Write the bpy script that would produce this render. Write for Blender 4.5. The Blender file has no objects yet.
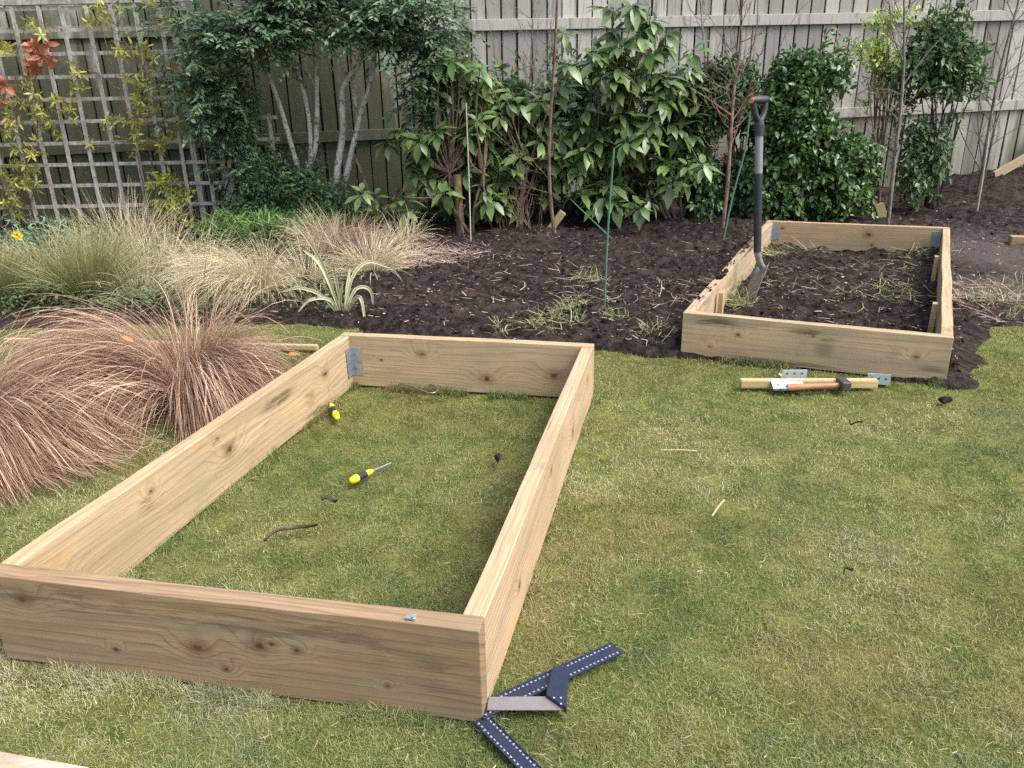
import bpy, bmesh, math, random
import numpy as np
from mathutils import Vector, Matrix
random.seed(7); rng = np.random.default_rng(7)
S = bpy.context.scene
C = S.collection
PI = math.pi

# ------------------------------------------------------------------ camera
CH, PITCH, ROLL, FPX = 1.191, 0.3643, -0.02116, 779.6
cp, sp = math.cos(PITCH), math.sin(PITCH)
_fw = np.array([0, cp, -sp]); _r0 = np.array([1., 0, 0]); _u0 = np.cross(_r0, _fw)
_r = math.cos(ROLL)*_r0 + math.sin(ROLL)*_u0; _u = -math.sin(ROLL)*_r0 + math.cos(ROLL)*_u0
cam_d = bpy.data.cameras.new('camera'); cam = bpy.data.objects.new('camera', cam_d); C.objects.link(cam)
cam_d.sensor_width = 36; cam_d.lens = FPX/1024*36; cam_d.clip_end = 500; cam_d.clip_start = 0.05
m = Matrix.Identity(4)
for i in range(3):
    m[i][0] = _r[i]; m[i][1] = _u[i]; m[i][2] = -_fw[i]
m[2][3] = CH
cam.matrix_world = m
S.camera = cam

def _dir(px, py): return _fw + _r*(px-512)/FPX + _u*(384-py)/FPX
def at(px, py, z=0.0):
    "where a sight line meets the horizontal plane z"
    d = _dir(px, py); t = (z-CH)/d[2]; return np.array([0, 0, CH]) + t*d
def aty(px, py, Y):
    d = _dir(px, py); return np.array([0, 0, CH]) + d*Y/d[1]

# ------------------------------------------------------------------ noise
def _h(ix, iy, s):
    n = (ix*374761393 + iy*668265263 + s*1442695041) & 0xffffffff
    n = ((n ^ (n >> 13))*1274126177) & 0xffffffff
    n = n ^ (n >> 16)
    return (n & 0xffff)/65535.0
def vnoise(x, y, s=0):
    x = np.asarray(x, float); y = np.asarray(y, float)
    ix = np.floor(x).astype(np.int64); iy = np.floor(y).astype(np.int64); fx = x-ix; fy = y-iy
    fx = fx*fx*(3-2*fx); fy = fy*fy*(3-2*fy)
    a = _h(ix, iy, s); b = _h(ix+1, iy, s); c = _h(ix, iy+1, s); d = _h(ix+1, iy+1, s)
    return (a*(1-fx)+b*fx)*(1-fy)+(c*(1-fx)+d*fx)*fy
def fbm(x, y, s=0, o=4):
    v = 0; a = .5; t = 0
    for k in range(o):
        v = v + a*vnoise(x*2**k, y*2**k, s+k*17); t += a; a *= .5
    return v/t

# ------------------------------------------------------------------ object helpers
def tag(o, label=None, cat=None, group=None, kind=None):
    if label: o['label'] = label
    if cat: o['category'] = cat
    if group: o['group'] = group
    if kind: o['kind'] = kind
    return o
def thing(name, label, cat, loc, group=None):
    o = bpy.data.objects.new(name, None); C.objects.link(o); o.location = Vector(loc)
    o.empty_display_size = .1
    return tag(o, label, cat, group)
def link(me, name, mat, parent=None, origin=None, smooth=False):
    "mesh given in world coordinates -> object with its origin at the parent (or at origin)"
    o = bpy.data.objects.new(name, me); C.objects.link(o)
    if origin is None: origin = parent_loc(parent) if parent else Vector((0, 0, 0))
    origin = Vector(origin)
    if origin.length > 0: me.transform(Matrix.Translation(-origin))
    if parent:
        o.parent = parent; o.location = origin - parent_loc(parent)
    else: o.location = origin
    if mat: me.materials.append(mat)
    me.polygons.foreach_set('use_smooth', [bool(smooth)]*len(me.polygons))
    return o
def parent_loc(p):
    v = Vector((0, 0, 0))
    while p: v = v + p.location; p = p.parent
    return v
def np_mesh(name, V, loops, totals, attr=None):
    me = bpy.data.meshes.new(name)
    V = np.asarray(V, np.float32); loops = np.asarray(loops, np.int32).ravel(); totals = np.asarray(totals, np.int32)
    me.vertices.add(len(V)); me.vertices.foreach_set('co', V.ravel())
    me.loops.add(len(loops)); me.loops.foreach_set('vertex_index', loops)
    me.polygons.add(len(totals))
    st = np.concatenate([[0], np.cumsum(totals)[:-1]]).astype(np.int32)
    me.polygons.foreach_set('loop_start', st)
    me.update(calc_edges=True)
    if attr is not None:
        a = me.attributes.new('vary', 'FLOAT_COLOR', 'POINT')
        col = np.ones((len(V), 4), np.float32); attr = np.asarray(attr, np.float32)
        col[:, :attr.shape[1]] = attr
        a.data.foreach_set('color', col.ravel())
    return me

class Acc:
    "collects pieces of one mesh"
    def __init__(s): s.V = []; s.L = []; s.T = []; s.A = []; s.n = 0; s.soft = False
    def add(s, V, faces, attr=(0.5, 0.5, 0.5)):
        V = np.asarray(V, float); s.V.append(V)
        for f in faces: s.L.extend([i+s.n for i in f]); s.T.append(len(f))
        s.A.append(np.tile(np.asarray(attr, float), (len(V), 1))); s.n += len(V); return s
    def addn(s, V, L, T, A):
        s.V.append(V); s.L.extend((np.asarray(L).ravel()+s.n).tolist()); s.T.extend(np.asarray(T).tolist()); s.A.append(A); s.n += len(V)
    def tube(s, pts, rad, n=7, attr=None, cap=True):
        pts = [np.asarray(p, float) for p in pts]; k = len(pts)
        if np.isscalar(rad): rad = [rad]*k
        V = []; prev = None
        for i, p in enumerate(pts):
            t = pts[min(i+1, k-1)]-pts[max(i-1, 0)]; t = t/(np.linalg.norm(t)+1e-9)
            if prev is None:
                a = np.array([0, 0, 1.]) if abs(t[2]) < .9 else np.array([1., 0, 0])
            else: a = prev
            b = np.cross(t, a); b /= np.linalg.norm(b)+1e-9; a = np.cross(b, t); prev = a
            for j in range(n):
                an = 2*PI*j/n; V.append(p+rad[i]*(a*math.cos(an)+b*math.sin(an)))
        F = [(i*n+j, i*n+(j+1) % n, (i+1)*n+(j+1) % n, (i+1)*n+j) for i in range(k-1) for j in range(n)]
        if cap:      # the end faces get vertices of their own so the side shading stays clean
            b_ = len(V); V += V[:n]+V[(k-1)*n:k*n]; F += [tuple(b_+j for j in range(n))[::-1], tuple(b_+n+j for j in range(n))]
        return s.add(V, F, attr if attr is not None else (random.random(), .5, .5))
    def box(s, c, size, R=None, attr=(0.5, .5, .5)):
        c = np.asarray(c, float); h = np.asarray(size, float)/2
        V = np.array([[x, y, z] for x in (-1, 1) for y in (-1, 1) for z in (-1, 1)])*h
        if R is not None: V = V@np.asarray(R).T
        return s.add(V+c, [(0, 1, 3, 2), (4, 6, 7, 5), (0, 4, 5, 1), (2, 3, 7, 6), (0, 2, 6, 4), (1, 5, 7, 3)], attr)
    def prism(s, poly, z0, z1, attr=(0.5, .5, .5)):
        "poly: list of xyz base points, extruded by z0..z1 offset along up"
        P = [np.asarray(p, float) for p in poly]; n = len(P)
        V = [p+np.array([0, 0, z0]) for p in P]+[p+np.array([0, 0, z1]) for p in P]
        ar = sum(P[i][0]*P[(i+1) % n][1]-P[(i+1) % n][0]*P[i][1] for i in range(n))
        F = [tuple(range(n))[::-1], tuple(range(n, 2*n))]+[(i, (i+1) % n, n+(i+1) % n, n+i) for i in range(n)]
        if ar < 0: F = [f[::-1] for f in F]
        return s.add(V, F, attr)
    def build(s, name, mat, parent=None, origin=None, smooth=False, bevel=0):
        me = np_mesh(name, np.concatenate(s.V), s.L, s.T, np.concatenate(s.A))
        o = link(me, name, mat, parent, origin, smooth or s.soft)
        if bevel:
            b = o.modifiers.new('bevel', 'BEVEL'); b.width = bevel; b.segments = 2; b.limit_method = 'ANGLE'
        return o

def frame(t, up=(0, 0, 1)):
    t = np.asarray(t, float); t = t/np.linalg.norm(t); u = np.asarray(up, float)
    y = np.cross(u, t); y /= np.linalg.norm(y); z = np.cross(t, y)
    return np.stack([t, y, z], 1)
def bez(P, n=12):
    "smooth curve through points (Catmull-Rom)"
    P = [np.asarray(p, float) for p in P]; Q = [2*P[0]-P[1]]+P+[2*P[-1]-P[-2]]; out = []
    for i in range(1, len(Q)-2):
        for k in range(n):
            t = k/n; a, b, c, d = Q[i-1:i+3]
            out.append(.5*((2*b)+(-a+c)*t+(2*a-5*b+4*c-d)*t*t+(-a+3*b-3*c+d)*t**3))
    out.append(P[-1]); return out
def unit(v): return v/(np.linalg.norm(v, axis=-1, keepdims=True)+1e-9)

# many leaves at once ------------------------------------------------
def leaves(acc, P, D, N, L, W, curl=.12, a0=None, fold=.18):
    acc.soft = True; P = np.asarray(P, float); n = len(P); D = unit(D); X = unit(np.cross(D, N)); Z = np.cross(X, D)
    L = np.broadcast_to(L, n); W = np.broadcast_to(W, n)
    tm = [(0, 0, 0), (-.42, .28, 1), (0, .28, 0), (.42, .28, 1), (-.46, .62, 1), (0, .62, 0), (.46, .62, 1), (0, 1, 0)]
    V = np.zeros((n, 8, 3))
    for k, (x, y, e) in enumerate(tm):
        V[:, k] = P + X*(x*W)[:, None] + D*(y*L)[:, None] + Z*((-curl*y*y*L*1.0)+e*fold*W)[:, None]
    F = np.array([0, 2, 1, 0, 3, 2, 1, 2, 5, 4, 2, 3, 6, 5, 4, 5, 7, 5, 6, 7])
    T = np.tile([3, 3, 4, 4, 3, 3], n)
    Lp = (F[None, :]+8*np.arange(n)[:, None]).ravel()
    r = rng.random(n) if a0 is None else a0
    A = np.zeros((n, 8, 3)); A[:, :, 0] = r[:, None]; A[:, :, 1] = np.array([0, .3, .3, .3, .65, .65, .65, 1]); A[:, :, 2] = rng.random(n)[:, None]
    acc.addn(V.reshape(-1, 3), Lp, T, A.reshape(-1, 3))

# many ribbons at once: pts (n,k,3), width (n,k)
def ribbons(acc, pts, side, w, a0=None, a2=None):
    n, k, _ = pts.shape; acc.soft = True
    V = np.zeros((n, 2*k-1, 3)); 
    for i in range(k-1):
        V[:, 2*i] = pts[:, i]-side*w[:, i, None]/2; V[:, 2*i+1] = pts[:, i]+side*w[:, i, None]/2
    V[:, 2*k-2] = pts[:, k-1]
    F = []
    for i in range(k-2): F += [2*i, 2*i+1, 2*i+3, 2*i+2]
    F += [2*(k-2), 2*(k-2)+1, 2*k-2]
    T = np.tile([4]*(k-2)+[3], n)
    Lp = (np.array(F)[None]+(2*k-1)*np.arange(n)[:, None]).ravel()
    A = np.zeros((n, 2*k-1, 3)); A[:, :, 0] = (rng.random(n) if a0 is None else a0)[:, None]
    A[:, :, 1] = np.array([min(1, (j//2)/(k-1)) for j in range(2*k-1)])
    A[:, :, 2] = (rng.random(n) if a2 is None else a2)[:, None]
    acc.addn(V.reshape(-1, 3), Lp, T, A.reshape(-1, 3))

# ------------------------------------------------------------------ materials
class NT:
    def __init__(s, name):
        s.m = bpy.data.materials.new(name); s.m.use_nodes = True; s.t = s.m.node_tree; s.n = s.t.nodes; s.n.clear()
        s.out = s.n.new('ShaderNodeOutputMaterial'); s.bs = s.n.new('ShaderNodeBsdfPrincipled')
        s.l(s.bs.outputs[0], s.out.inputs[0])
    def l(s, a, b): s.t.links.new(a, b)
    def put(s, v, sock):
        if isinstance(v, (int, float)): sock.default_value = v
        elif isinstance(v, (tuple, list)): sock.default_value = (*v, 1) if (len(v) == 3 and len(sock.default_value) == 4) else v
        elif v is not None: s.l(v, sock)
    def coord(s, k='Object'): return s.n.new('ShaderNodeTexCoord').outputs[k]
    def geo(s): return s.n.new('ShaderNodeNewGeometry').outputs['Position']
    def map(s, v, scale=(1, 1, 1), loc=(0, 0, 0)):
        x = s.n.new('ShaderNodeMapping'); s.l(v, x.inputs[0]); x.inputs['Scale'].default_value = scale; x.inputs['Location'].default_value = loc; return x.outputs[0]
    def noise(s, v, scale, detail=4, rough=.55, dist=0):
        x = s.n.new('ShaderNodeTexNoise'); s.put(v, x.inputs['Vector']); x.inputs['Scale'].default_value = scale
        x.inputs['Detail'].default_value = detail; x.inputs['Roughness'].default_value = rough; x.inputs['Distortion'].default_value = dist
        return x.outputs[0]
    def vor(s, v, scale, out=0):
        x = s.n.new('ShaderNodeTexVoronoi'); s.put(v, x.inputs['Vector']); x.inputs['Scale'].default_value = scale; return x.outputs[out]
    def math(s, op, a, b=0, c=0):
        x = s.n.new('ShaderNodeMath'); x.operation = op; s.put(a, x.inputs[0]); s.put(b, x.inputs[1]); s.put(c, x.inputs[2]); return x.outputs[0]
    def rng(s, v, a, b, c=0, d=1, smooth=True):
        x = s.n.new('ShaderNodeMapRange'); x.interpolation_type = 'SMOOTHSTEP' if smooth else 'LINEAR'
        s.put(v, x.inputs[0]); x.inputs[1].default_value = a; x.inputs[2].default_value = b; x.inputs[3].default_value = c; x.inputs[4].default_value = d; return x.outputs[0]
    def mix(s, f, a, b, mode='MIX'):
        x = s.n.new('ShaderNodeMix'); x.data_type = 'RGBA'; x.blend_type = mode
        s.put(f, x.inputs[0]); s.put(a, x.inputs[6]); s.put(b, x.inputs[7]); return x.outputs[2]
    def ramp(s, f, stops):
        x = s.n.new('ShaderNodeValToRGB'); s.put(f, x.inputs[0]); e = x.color_ramp.elements
        while len(e) < len(stops): e.new(.5)
        for el, (p, c) in zip(e, stops): el.position = p; el.color = (*c, 1)
        return x.outputs[0]
    def attr(s):
        x = s.n.new('ShaderNodeAttribute'); x.attribute_name = 'vary'; y = s.n.new('ShaderNodeSeparateColor'); s.l(x.outputs['Color'], y.inputs[0]); return y.outputs
    def sep(s, v):
        y = s.n.new('ShaderNodeSeparateXYZ'); s.l(v, y.inputs[0]); return y.outputs
    def comb(s, x, y, z):
        c = s.n.new('ShaderNodeCombineXYZ'); s.put(x, c.inputs[0]); s.put(y, c.inputs[1]); s.put(z, c.inputs[2]); return c.outputs[0]
    def bump(s, h, st=.3, d=.01):
        x = s.n.new('ShaderNodeBump'); x.inputs['Strength'].default_value = st; x.inputs['Distance'].default_value = d; s.l(h, x.inputs['Height']); s.l(x.outputs[0], s.bs.inputs['Normal'])
    def fin(s, col, rough=.7, spec=.3, metal=0, trans=0, transcol=None):
        s.put(col, s.bs.inputs['Base Color']); s.put(rough, s.bs.inputs['Roughness']); s.bs.inputs['Specular IOR Level'].default_value = spec; s.bs.inputs['Metallic'].default_value = metal
        if trans:
            tr = s.n.new('ShaderNodeBsdfTranslucent'); s.put(transcol if transcol is not None else col, tr.inputs[0])
            mx = s.n.new('ShaderNodeMixShader'); mx.inputs[0].default_value = trans
            s.l(s.bs.outputs[0], mx.inputs[1]); s.l(tr.outputs[0], mx.inputs[2]); s.l(mx.outputs[0], s.out.inputs[0])
        return s.m

def leaf_mat(name, stops, rough=.4, spec=.4, trans=.2, rib=.0):
    stops = [(p, (r*1.02, g*1.1, b*1.0)) for p, (r, g, b) in stops]
    n = NT(name); a = n.attr(); c = n.ramp(a[0], stops)
    nz = n.noise(n.geo(), 30, 2); c = n.mix(n.rng(nz, .35, .7, 0, .35), c, (0.02, 0.03, 0.012), 'MIX')
    c = n.mix(n.math('MULTIPLY', a[1], .22), c, tuple(min(1, x*1.8+.01) for x in stops[-1][1]))
    return n.fin(c, rough, spec, 0, trans)
def blade_mat(name, stops, tip=(.35, .28, .16), tipf=.3, rough=.6, trans=.15):
    n = NT(name); a = n.attr(); c = n.ramp(a[0], stops)
    c = n.mix(n.math('MULTIPLY', a[1], tipf), c, tip)
    return n.fin(c, rough, .25, 0, trans)

def wood(name, light=(.46, .33, .21), dark=(.23, .145, .075), knots=(), seed=0., dirt=.25, ringf=55, green=.15, dirtcol=(.075, .045, .028), stains=()):
    n = NT(name); co = n.coord('Object'); s3 = n.sep(co)
    # 2-D grain sheet: length, height (+ a shift on the thin faces)
    z = n.math('ADD', s3[2], n.math('MULTIPLY', s3[1], .8))
    v2 = n.comb(n.math('ADD', s3[0], seed*3.7), seed, z)
    low = n.noise(n.map(v2, (.75, 1, 5)), 1.0, 3, .5, .4)
    f = n.math('ADD', n.math('MULTIPLY', z, ringf), n.math('MULTIPLY', low, 5.0))
    core = None; halo = None
    for (kx, kz, kr) in knots:
        d = n.math('SQRT', n.math('ADD', n.math('POWER', n.math('MULTIPLY', n.math('SUBTRACT', s3[0], kx), .72), 2), n.math('POWER', n.math('SUBTRACT', s3[2], kz), 2)))
        wob = n.math('ADD', d, n.math('MULTIPLY', n.math('SUBTRACT', n.noise(co, 60, 2), .5), kr*1.1))
        k = n.rng(d, 0, kr*4.2, 1, 0); f = n.math('ADD', f, n.math('MULTIPLY', k, 2.4))
        c1 = n.rng(wob, kr*.15, kr*.62, 1, 0); h1 = n.rng(wob, kr*.4, kr*1.9, 1, 0)
        core = c1 if core is None else n.math('MAXIMUM', core, c1)
        halo = h1 if halo is None else n.math('MAXIMUM', halo, h1)
    fr = n.math('FRACT', f)
    ring = n.math('MULTIPLY', n.rng(fr, 0.1, .88, 0, 1, False), n.rng(fr, .88, 1, 1, 0, False))
    ring = n.math('POWER', ring, 3.0)
    fine = n.noise(n.map(v2, (3, 1, 190)), 1.0, 3, .6)
    fine2 = n.noise(n.map(v2, (9, 1, 500)), 1.0, 2, .6)
    c = n.mix(n.math('MULTIPLY', ring, .62), light, dark)
    c = n.mix(n.rng(fine, .35, .72, 0, .5), c, dark)
    c = n.mix(n.rng(fine2, .5, .8, 0, .22), c, tuple(min(1, x*1.35) for x in light))
    warm = n.noise(n.map(v2, (1.3, 1, 9)), 1.6, 4, .6, .4); c = n.mix(n.rng(warm, .52, .66, 0, .5), c, (light[0]*1.05, light[1]*.88, light[2]*.68)); c = n.mix(n.rng(n.noise(n.map(v2, (.9, 1, 14)), 1.2, 3, .5, .6), .54, .6, 0, .4), c, (light[0]*.5, light[1]*.5, light[2]*.5))
    crk = n.noise(n.map(v2, (2.2, 1, 150)), 1.0, 2, .5, .2); crk = n.math('MULTIPLY', n.rng(crk, .66, .70, 0, 1), n.rng(n.noise(n.map(v2, (3, 1, 12)), 1.1, 2), .52, .6, 0, .75)); c = n.mix(crk, c, tuple(x*.45 for x in dark))
    big = n.noise(n.map(v2, (1.6, 1, 2.6)), 1.3, 4, .6)
    c = n.mix(n.rng(big, .42, .66, 0, .6), c, (light[0]*.62, light[1]*.66, light[2]*.62))
    if green: c = n.mix(n.rng(n.noise(n.map(v2, (1.6, 1, 8)), 1.7, 4, .6), .46, .68, 0, green*2.6), c, (.25, .25, .15))
    if halo is not None:
        c = n.mix(n.math('MULTIPLY', halo, .6), c, (dark[0]*.8, dark[1]*.66, dark[2]*.55)); c = n.mix(n.math('MULTIPLY', core, .88), c, (.06, .028, .016))
    d1 = n.rng(n.noise(n.map(co, (2, 3, 9)), 2.2, 6, .7, .6), .56, .72, 0, dirt)
    c = n.mix(d1, c, dirtcol)
    for (kx, kz, rx, rz, am) in stains:
        d = n.math('SQRT', n.math('ADD', n.math('POWER', n.math('DIVIDE', n.math('SUBTRACT', s3[0], kx), rx), 2), n.math('POWER', n.math('DIVIDE', n.math('SUBTRACT', s3[2], kz), rz), 2)))
        st = n.math('MULTIPLY', n.rng(d, .3, 1.1, 1, 0), n.rng(n.noise(n.map(v2, (5, 1, 42)), 1.0, 5, .7, .6), .42, .6, 0, am)); c = n.mix(st, c, dirtcol)
    hgt = n.math('ADD', n.math('MULTIPLY', fine, .6), n.math('MULTIPLY', ring, -.35))
    n.bump(hgt, .35, .003)
    return n.fin(c, .78, .25)

def plain(name, col, rough=.5, spec=.4, metal=0, nz=0, nscale=40, col2=None, bump=0):
    n = NT(name); c = col
    if nz: c = n.mix(n.rng(n.noise(n.coord(), nscale, 5, .65), .35, .7, 0, nz), col, col2 or tuple(x*.45 for x in col))
    if bump: n.bump(n.noise(n.coord(), nscale*2, 4), bump, .002)
    return n.fin(c, rough, spec, metal)

def soil_mat():
    n = NT('soil'); g = n.geo(); a = n.attr()
    big = n.noise(g, 2.2, 5, .6); med = n.noise(g, 22, 5, .65); fn = n.noise(g, 140, 4, .7)
    c = n.mix(n.rng(med, .38, .66), (.010, .0072, .0062), (.056, .040, .034))
    c = n.mix(n.rng(big, .5, .72, 0, .4), c, (.09, .066, .056))
    c = n.mix(n.rng(fn, .55, .75, 0, .5), c, (.11, .085, .072))
    c = n.mix(n.math('MULTIPLY', a[1], n.rng(med, .2, .7, .55, 1)), c, (.10, .08, .072))
    sp_ = n.rng(n.vor(g, 90), .05, .12, 1, 0); sp_ = n.math('MULTIPLY', sp_, n.rng(n.noise(g, 12, 2), .56, .64))
    c = n.mix(sp_, c, (.24, .17, .12))
    h = n.math('ADD', n.math('MULTIPLY', fn, .5), med); n.bump(h, 1.0, .02)
    return n.fin(c, .92, .15)
def lawn_mat():
    n = NT('lawn'); g = n.geo(); a = n.attr()
    b = n.noise(g, 1.7, 5, .6); md = n.noise(g, 9, 5, .65); fn = n.noise(g, 90, 4, .75)
    c = n.mix(n.rng(md, .35, .66), (.075, .095, .018), (.20, .20, .055))
    c = n.mix(n.rng(b, .47, .68, 0, .55), c, (.16, .125, .05))
    c = n.mix(n.rng(fn, .42, .7, 0, .5), c, (.045, .045, .012))
    n.bump(fn, .8, .012)
    return n.fin(c, .9, .15)
SOIL = soil_mat(); LAWN = lawn_mat()

# ------------------------------------------------------------------ ground
def P2(*q): return [at(x, y)[:2] for x, y in q]
B2 = dict(FL=at(683, 312, .2), FR=at(954.3, 337, .2), BL=at(767.4, 219.6, .2), BR=at(949.7, 226.7, .2))
edge_px = [(-500, 330), (-200, 326), (0, 324), (150, 322), (300, 320), (355, 326), (400, 336), (520, 340), (600, 344), (640, 350), (680, 351)]
soil_poly = P2(*edge_px)+[B2['FL'][:2]+np.array([.02, .03]), B2['FR'][:2]+np.array([-.01, .03])]+P2((968, 380), (966, 352), (986, 324), (1030, 319), (1200, 322), (1600, 340))
soil_poly += [np.array([11., 12.]), np.array([-12., 12.])]
soil_poly = np.array(soil_poly)
BEDP = np.array([B2['FL'][:2], B2['FR'][:2], B2['BR'][:2], B2['BL'][:2]])
def sdist(x, y, poly=soil_poly):
    "signed distance, positive inside"
    x = np.asarray(x, float); y = np.asarray(y, float); ins = np.zeros(x.shape, bool); d = np.full(x.shape, 1e9)
    n = len(poly)
    for i in range(n):
        ax, ay = poly[i]; bx, by = poly[(i+1) % n]
        ex, ey = bx-ax, by-ay; t = np.clip(((x-ax)*ex+(y-ay)*ey)/(ex*ex+ey*ey), 0, 1)
        d = np.minimum(d, np.hypot(x-ax-t*ex, y-ay-t*ey))
        c = ((ay > y) != (by > y)) & (x < (bx-ax)*(y-ay)/(by-ay+1e-12)+ax); ins ^= c
    return np.where(ins, d, -d)
def lawn_z(x, y): return (fbm(x*.9, y*.9, 3, 3)-.5)*.018*np.clip(np.hypot(x-.1, y-2)/3, .25, 1)-.013-.09*np.clip(sdist(x, y)/.12-.6, 0, 1)
def soil_z(x, y):
    sd = sdist(x, y)+(fbm(x*6, y*6, 11, 3)-.5)*.14
    m_ = np.clip(sd/.10, -1, 1)
    z = .012+.03*m_-.028*np.clip(sdist(x, y, BEDP)/.06, 0, 1)+(fbm(x*1.6, y*1.6, 5, 3)-.5)*.10*np.clip(m_, 0, 1)
    z += ((fbm(x*9, y*9, 21, 4)-.5)*.085+(fbm(x*30, y*30, 31, 2)-.5)*.036)*np.clip(m_+.3, 0, 1)
    z += .22*np.exp(-((x-5.6)**2/1.2+(y-8.5)**2/.35))          # heap by the fence at the right
    z += .05*np.exp(-((x+.15)**2/.3+(y-5.2)**2/.5))
    z = np.where(m_ < -.6, -.06, z)
    return z, m_
trod_c = [(at(1015, 262)[:2], .5, .9), (at(1020, 300)[:2], .35, .4)]
gx = np.unique(np.concatenate([np.linspace(-70, -6, 12), np.arange(-6, 8.01, .06), np.linspace(8, 70, 12)]))
gy = np.unique(np.concatenate([np.linspace(-40, -1, 8), np.arange(-1, 10, .06), np.linspace(10, 110, 12)]))
def grid(gx, gy, zf, name, mat, attrf=None, drop=None, thick=False):
    X, Y = np.meshgrid(gx, gy); Z = zf(X, Y); nx, ny = len(gx), len(gy)
    V = np.stack([X, Y, Z], -1).reshape(-1, 3)
    i, j = np.meshgrid(np.arange(nx-1), np.arange(ny-1)); a = (j*nx+i)
    F = np.stack([a, a+1, a+1+nx, a+nx], -1).reshape(-1, 4)
    if drop is not None:
        k = ~drop(V)[F].all(1); F = F[k]
    me = np_mesh(name, V, F.ravel(), np.full(len(F), 4), attrf(V) if attrf else None)
    return link(me, name, mat, smooth=True)
lawn = grid(gx, gy, lawn_z, 'lawn', LAWN, lambda V: np.stack([fbm(V[:, 0], V[:, 1]), V[:, 0]*0, V[:, 0]*0], 1))
tag(lawn, kind='structure')
def trod(V):
    t = 0
    for c, rx, ry in trod_c: t = np.maximum(t, np.exp(-((V[:, 0]-c[0])**2/rx**2+(V[:, 1]-c[1])**2/ry**2)))
    t = t*(1-np.clip(sdist(V[:, 0], V[:, 1], BEDP)/.02+1, 0, 1)); return np.stack([t*0, np.clip(t*1.2, 0, 1), t*0], 1)
def sz(X, Y):
    z, m_ = soil_z(X, Y); t = trod(np.stack([X.ravel(), Y.ravel()], 1))[:, 1].reshape(X.shape)
    return z*(1-t*.6)+t*.6*.02*(m_ > 0)
soil = grid(np.arange(-5.2, 8.2, .022), np.arange(2.85, 10.2, .022), sz, 'soil_border', SOIL, trod, lambda V: V[:, 2] < -.055)
tag(soil, kind='structure')

# mown grass: every blade real
def blades(name, label, n, samp, length, width, mat, lean=.8, k=3, zf=None, lod=True):
    x, y = samp(n); hole = (fbm(x*13, y*13, 83, 3) < .36) & (rng.random(len(x)) < .6); x = x[~hole]; y = y[~hole]; n = len(x)
    d = np.hypot(x, y)+.3
    z = (zf or lawn_z)(x, y)
    an = rng.random(n)*2*PI; dr = np.stack([np.cos(an), np.sin(an), np.zeros(n)], 1)
    ln = length*(.5+rng.random(n)*.9); le = lean*(rng.random(n)**.7)
    P = np.zeros((n, k, 3)); base = np.stack([x, y, z-.002], 1)
    for i in range(k):
        t = i/(k-1); h = ln*t*np.cos(le*(.5+.7*t)); o = ln*t*np.sin(le*(.4+.8*t))
        P[:, i] = base+dr*o[:, None]; P[:, i, 2] += h
    sa = rng.random(n)*2*PI; sd = np.stack([np.cos(sa), np.sin(sa), np.zeros(n)], 1)
    w0 = width*(.7+.6*rng.random(n))
    if lod: w0 = np.maximum(w0, d*.00065)
    w = w0[:, None]*np.array([1, .85, .4])[None, :k]
    acc = Acc()
    pn = fbm(x*1.5, y*1.5, 41, 4); pn2 = fbm(x*.55+3, y*.55, 47, 3); pn3 = fbm(x*5, y*5, 53, 3)
    inb = np.clip(sdist(x, y, np.array(B1))/.05, 0, 1); wl = at(60, 705); wp = at(205, 705)
    a0 = np.clip(.5-.10*inb-.22*np.exp(-((x-wl[0])**2+(y-wl[1])**2)/.12)+.35*np.exp(-((x-wp[0])**2/.010+(y-wp[1])**2/.004))*(rng.random(n) < .6)+(pn-.5)*1.0+(pn2-.5)*.9+(pn3-.5)*.8+rng.normal(0, .2, n), 0, 1)
    a2 = np.clip(.5+(fbm(x*3.2, y*3.2, 71, 3)-.5)*1.9+(fbm(x*11, y*11, 75, 2)-.5)*.6+rng.normal(0, .09, n), 0, 1)
    ribbons(acc, P, sd, w, a0, a2)
    o = acc.build(name, mat); tag(o, label, 'grass', kind='stuff'); return o
gm = NT('lawn_blades'); ga = gm.attr()
gc = gm.ramp(ga[0], [(0, (.05, .098, .024)), (.3, (.125, .19, .05)), (.55, (.245, .295, .09)), (.78, (.36, .37, .15)), (.93, (.46, .43, .23)), (1, (.58, .54, .37))])
gc = gm.mix(gm.rng(ga[2], .6, .9, 0, .55), gc, (.27, .19, .08)); gc = gm.mix(gm.rng(ga[2], .42, .15, 0, .55), gc, (.085, .165, .065))
gc = gm.mix(gm.math('MULTIPLY', ga[1], .28), gc, (.33, .31, .16)); GRASS = gm.fin(gc, .6, .25, 0, .12)

# bed geometry -------------------------------------------------------
def isect(p, q, r, s):
    A = np.array([[q[0]-p[0], r[0]-s[0]], [q[1]-p[1], r[1]-s[1]]]); t = np.linalg.solve(A, np.array([r[0]-p[0], r[1]-p[1]]))
    return np.array(p[:2])+t[0]*(np.array(q[:2])-np.array(p[:2]))
T1 = .045; H1 = .225; T2 = .045; H2 = .2
FR1 = np.array([-.073, 1.222]); BR1 = np.array([.335, 2.985]); BL1 = at(344, 331, H1)[:2]
fl_a = at(0, 576, H1)[:2]; l_a = at(14, 551, H1)[:2]
FL1 = isect(FR1, fl_a, BL1, l_a)
B1 = [FL1, FR1, BR1, BL1]
Q2 = [B2['FL'][:2], B2['FR'][:2], B2['BR'][:2], B2['BL'][:2]]

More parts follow.
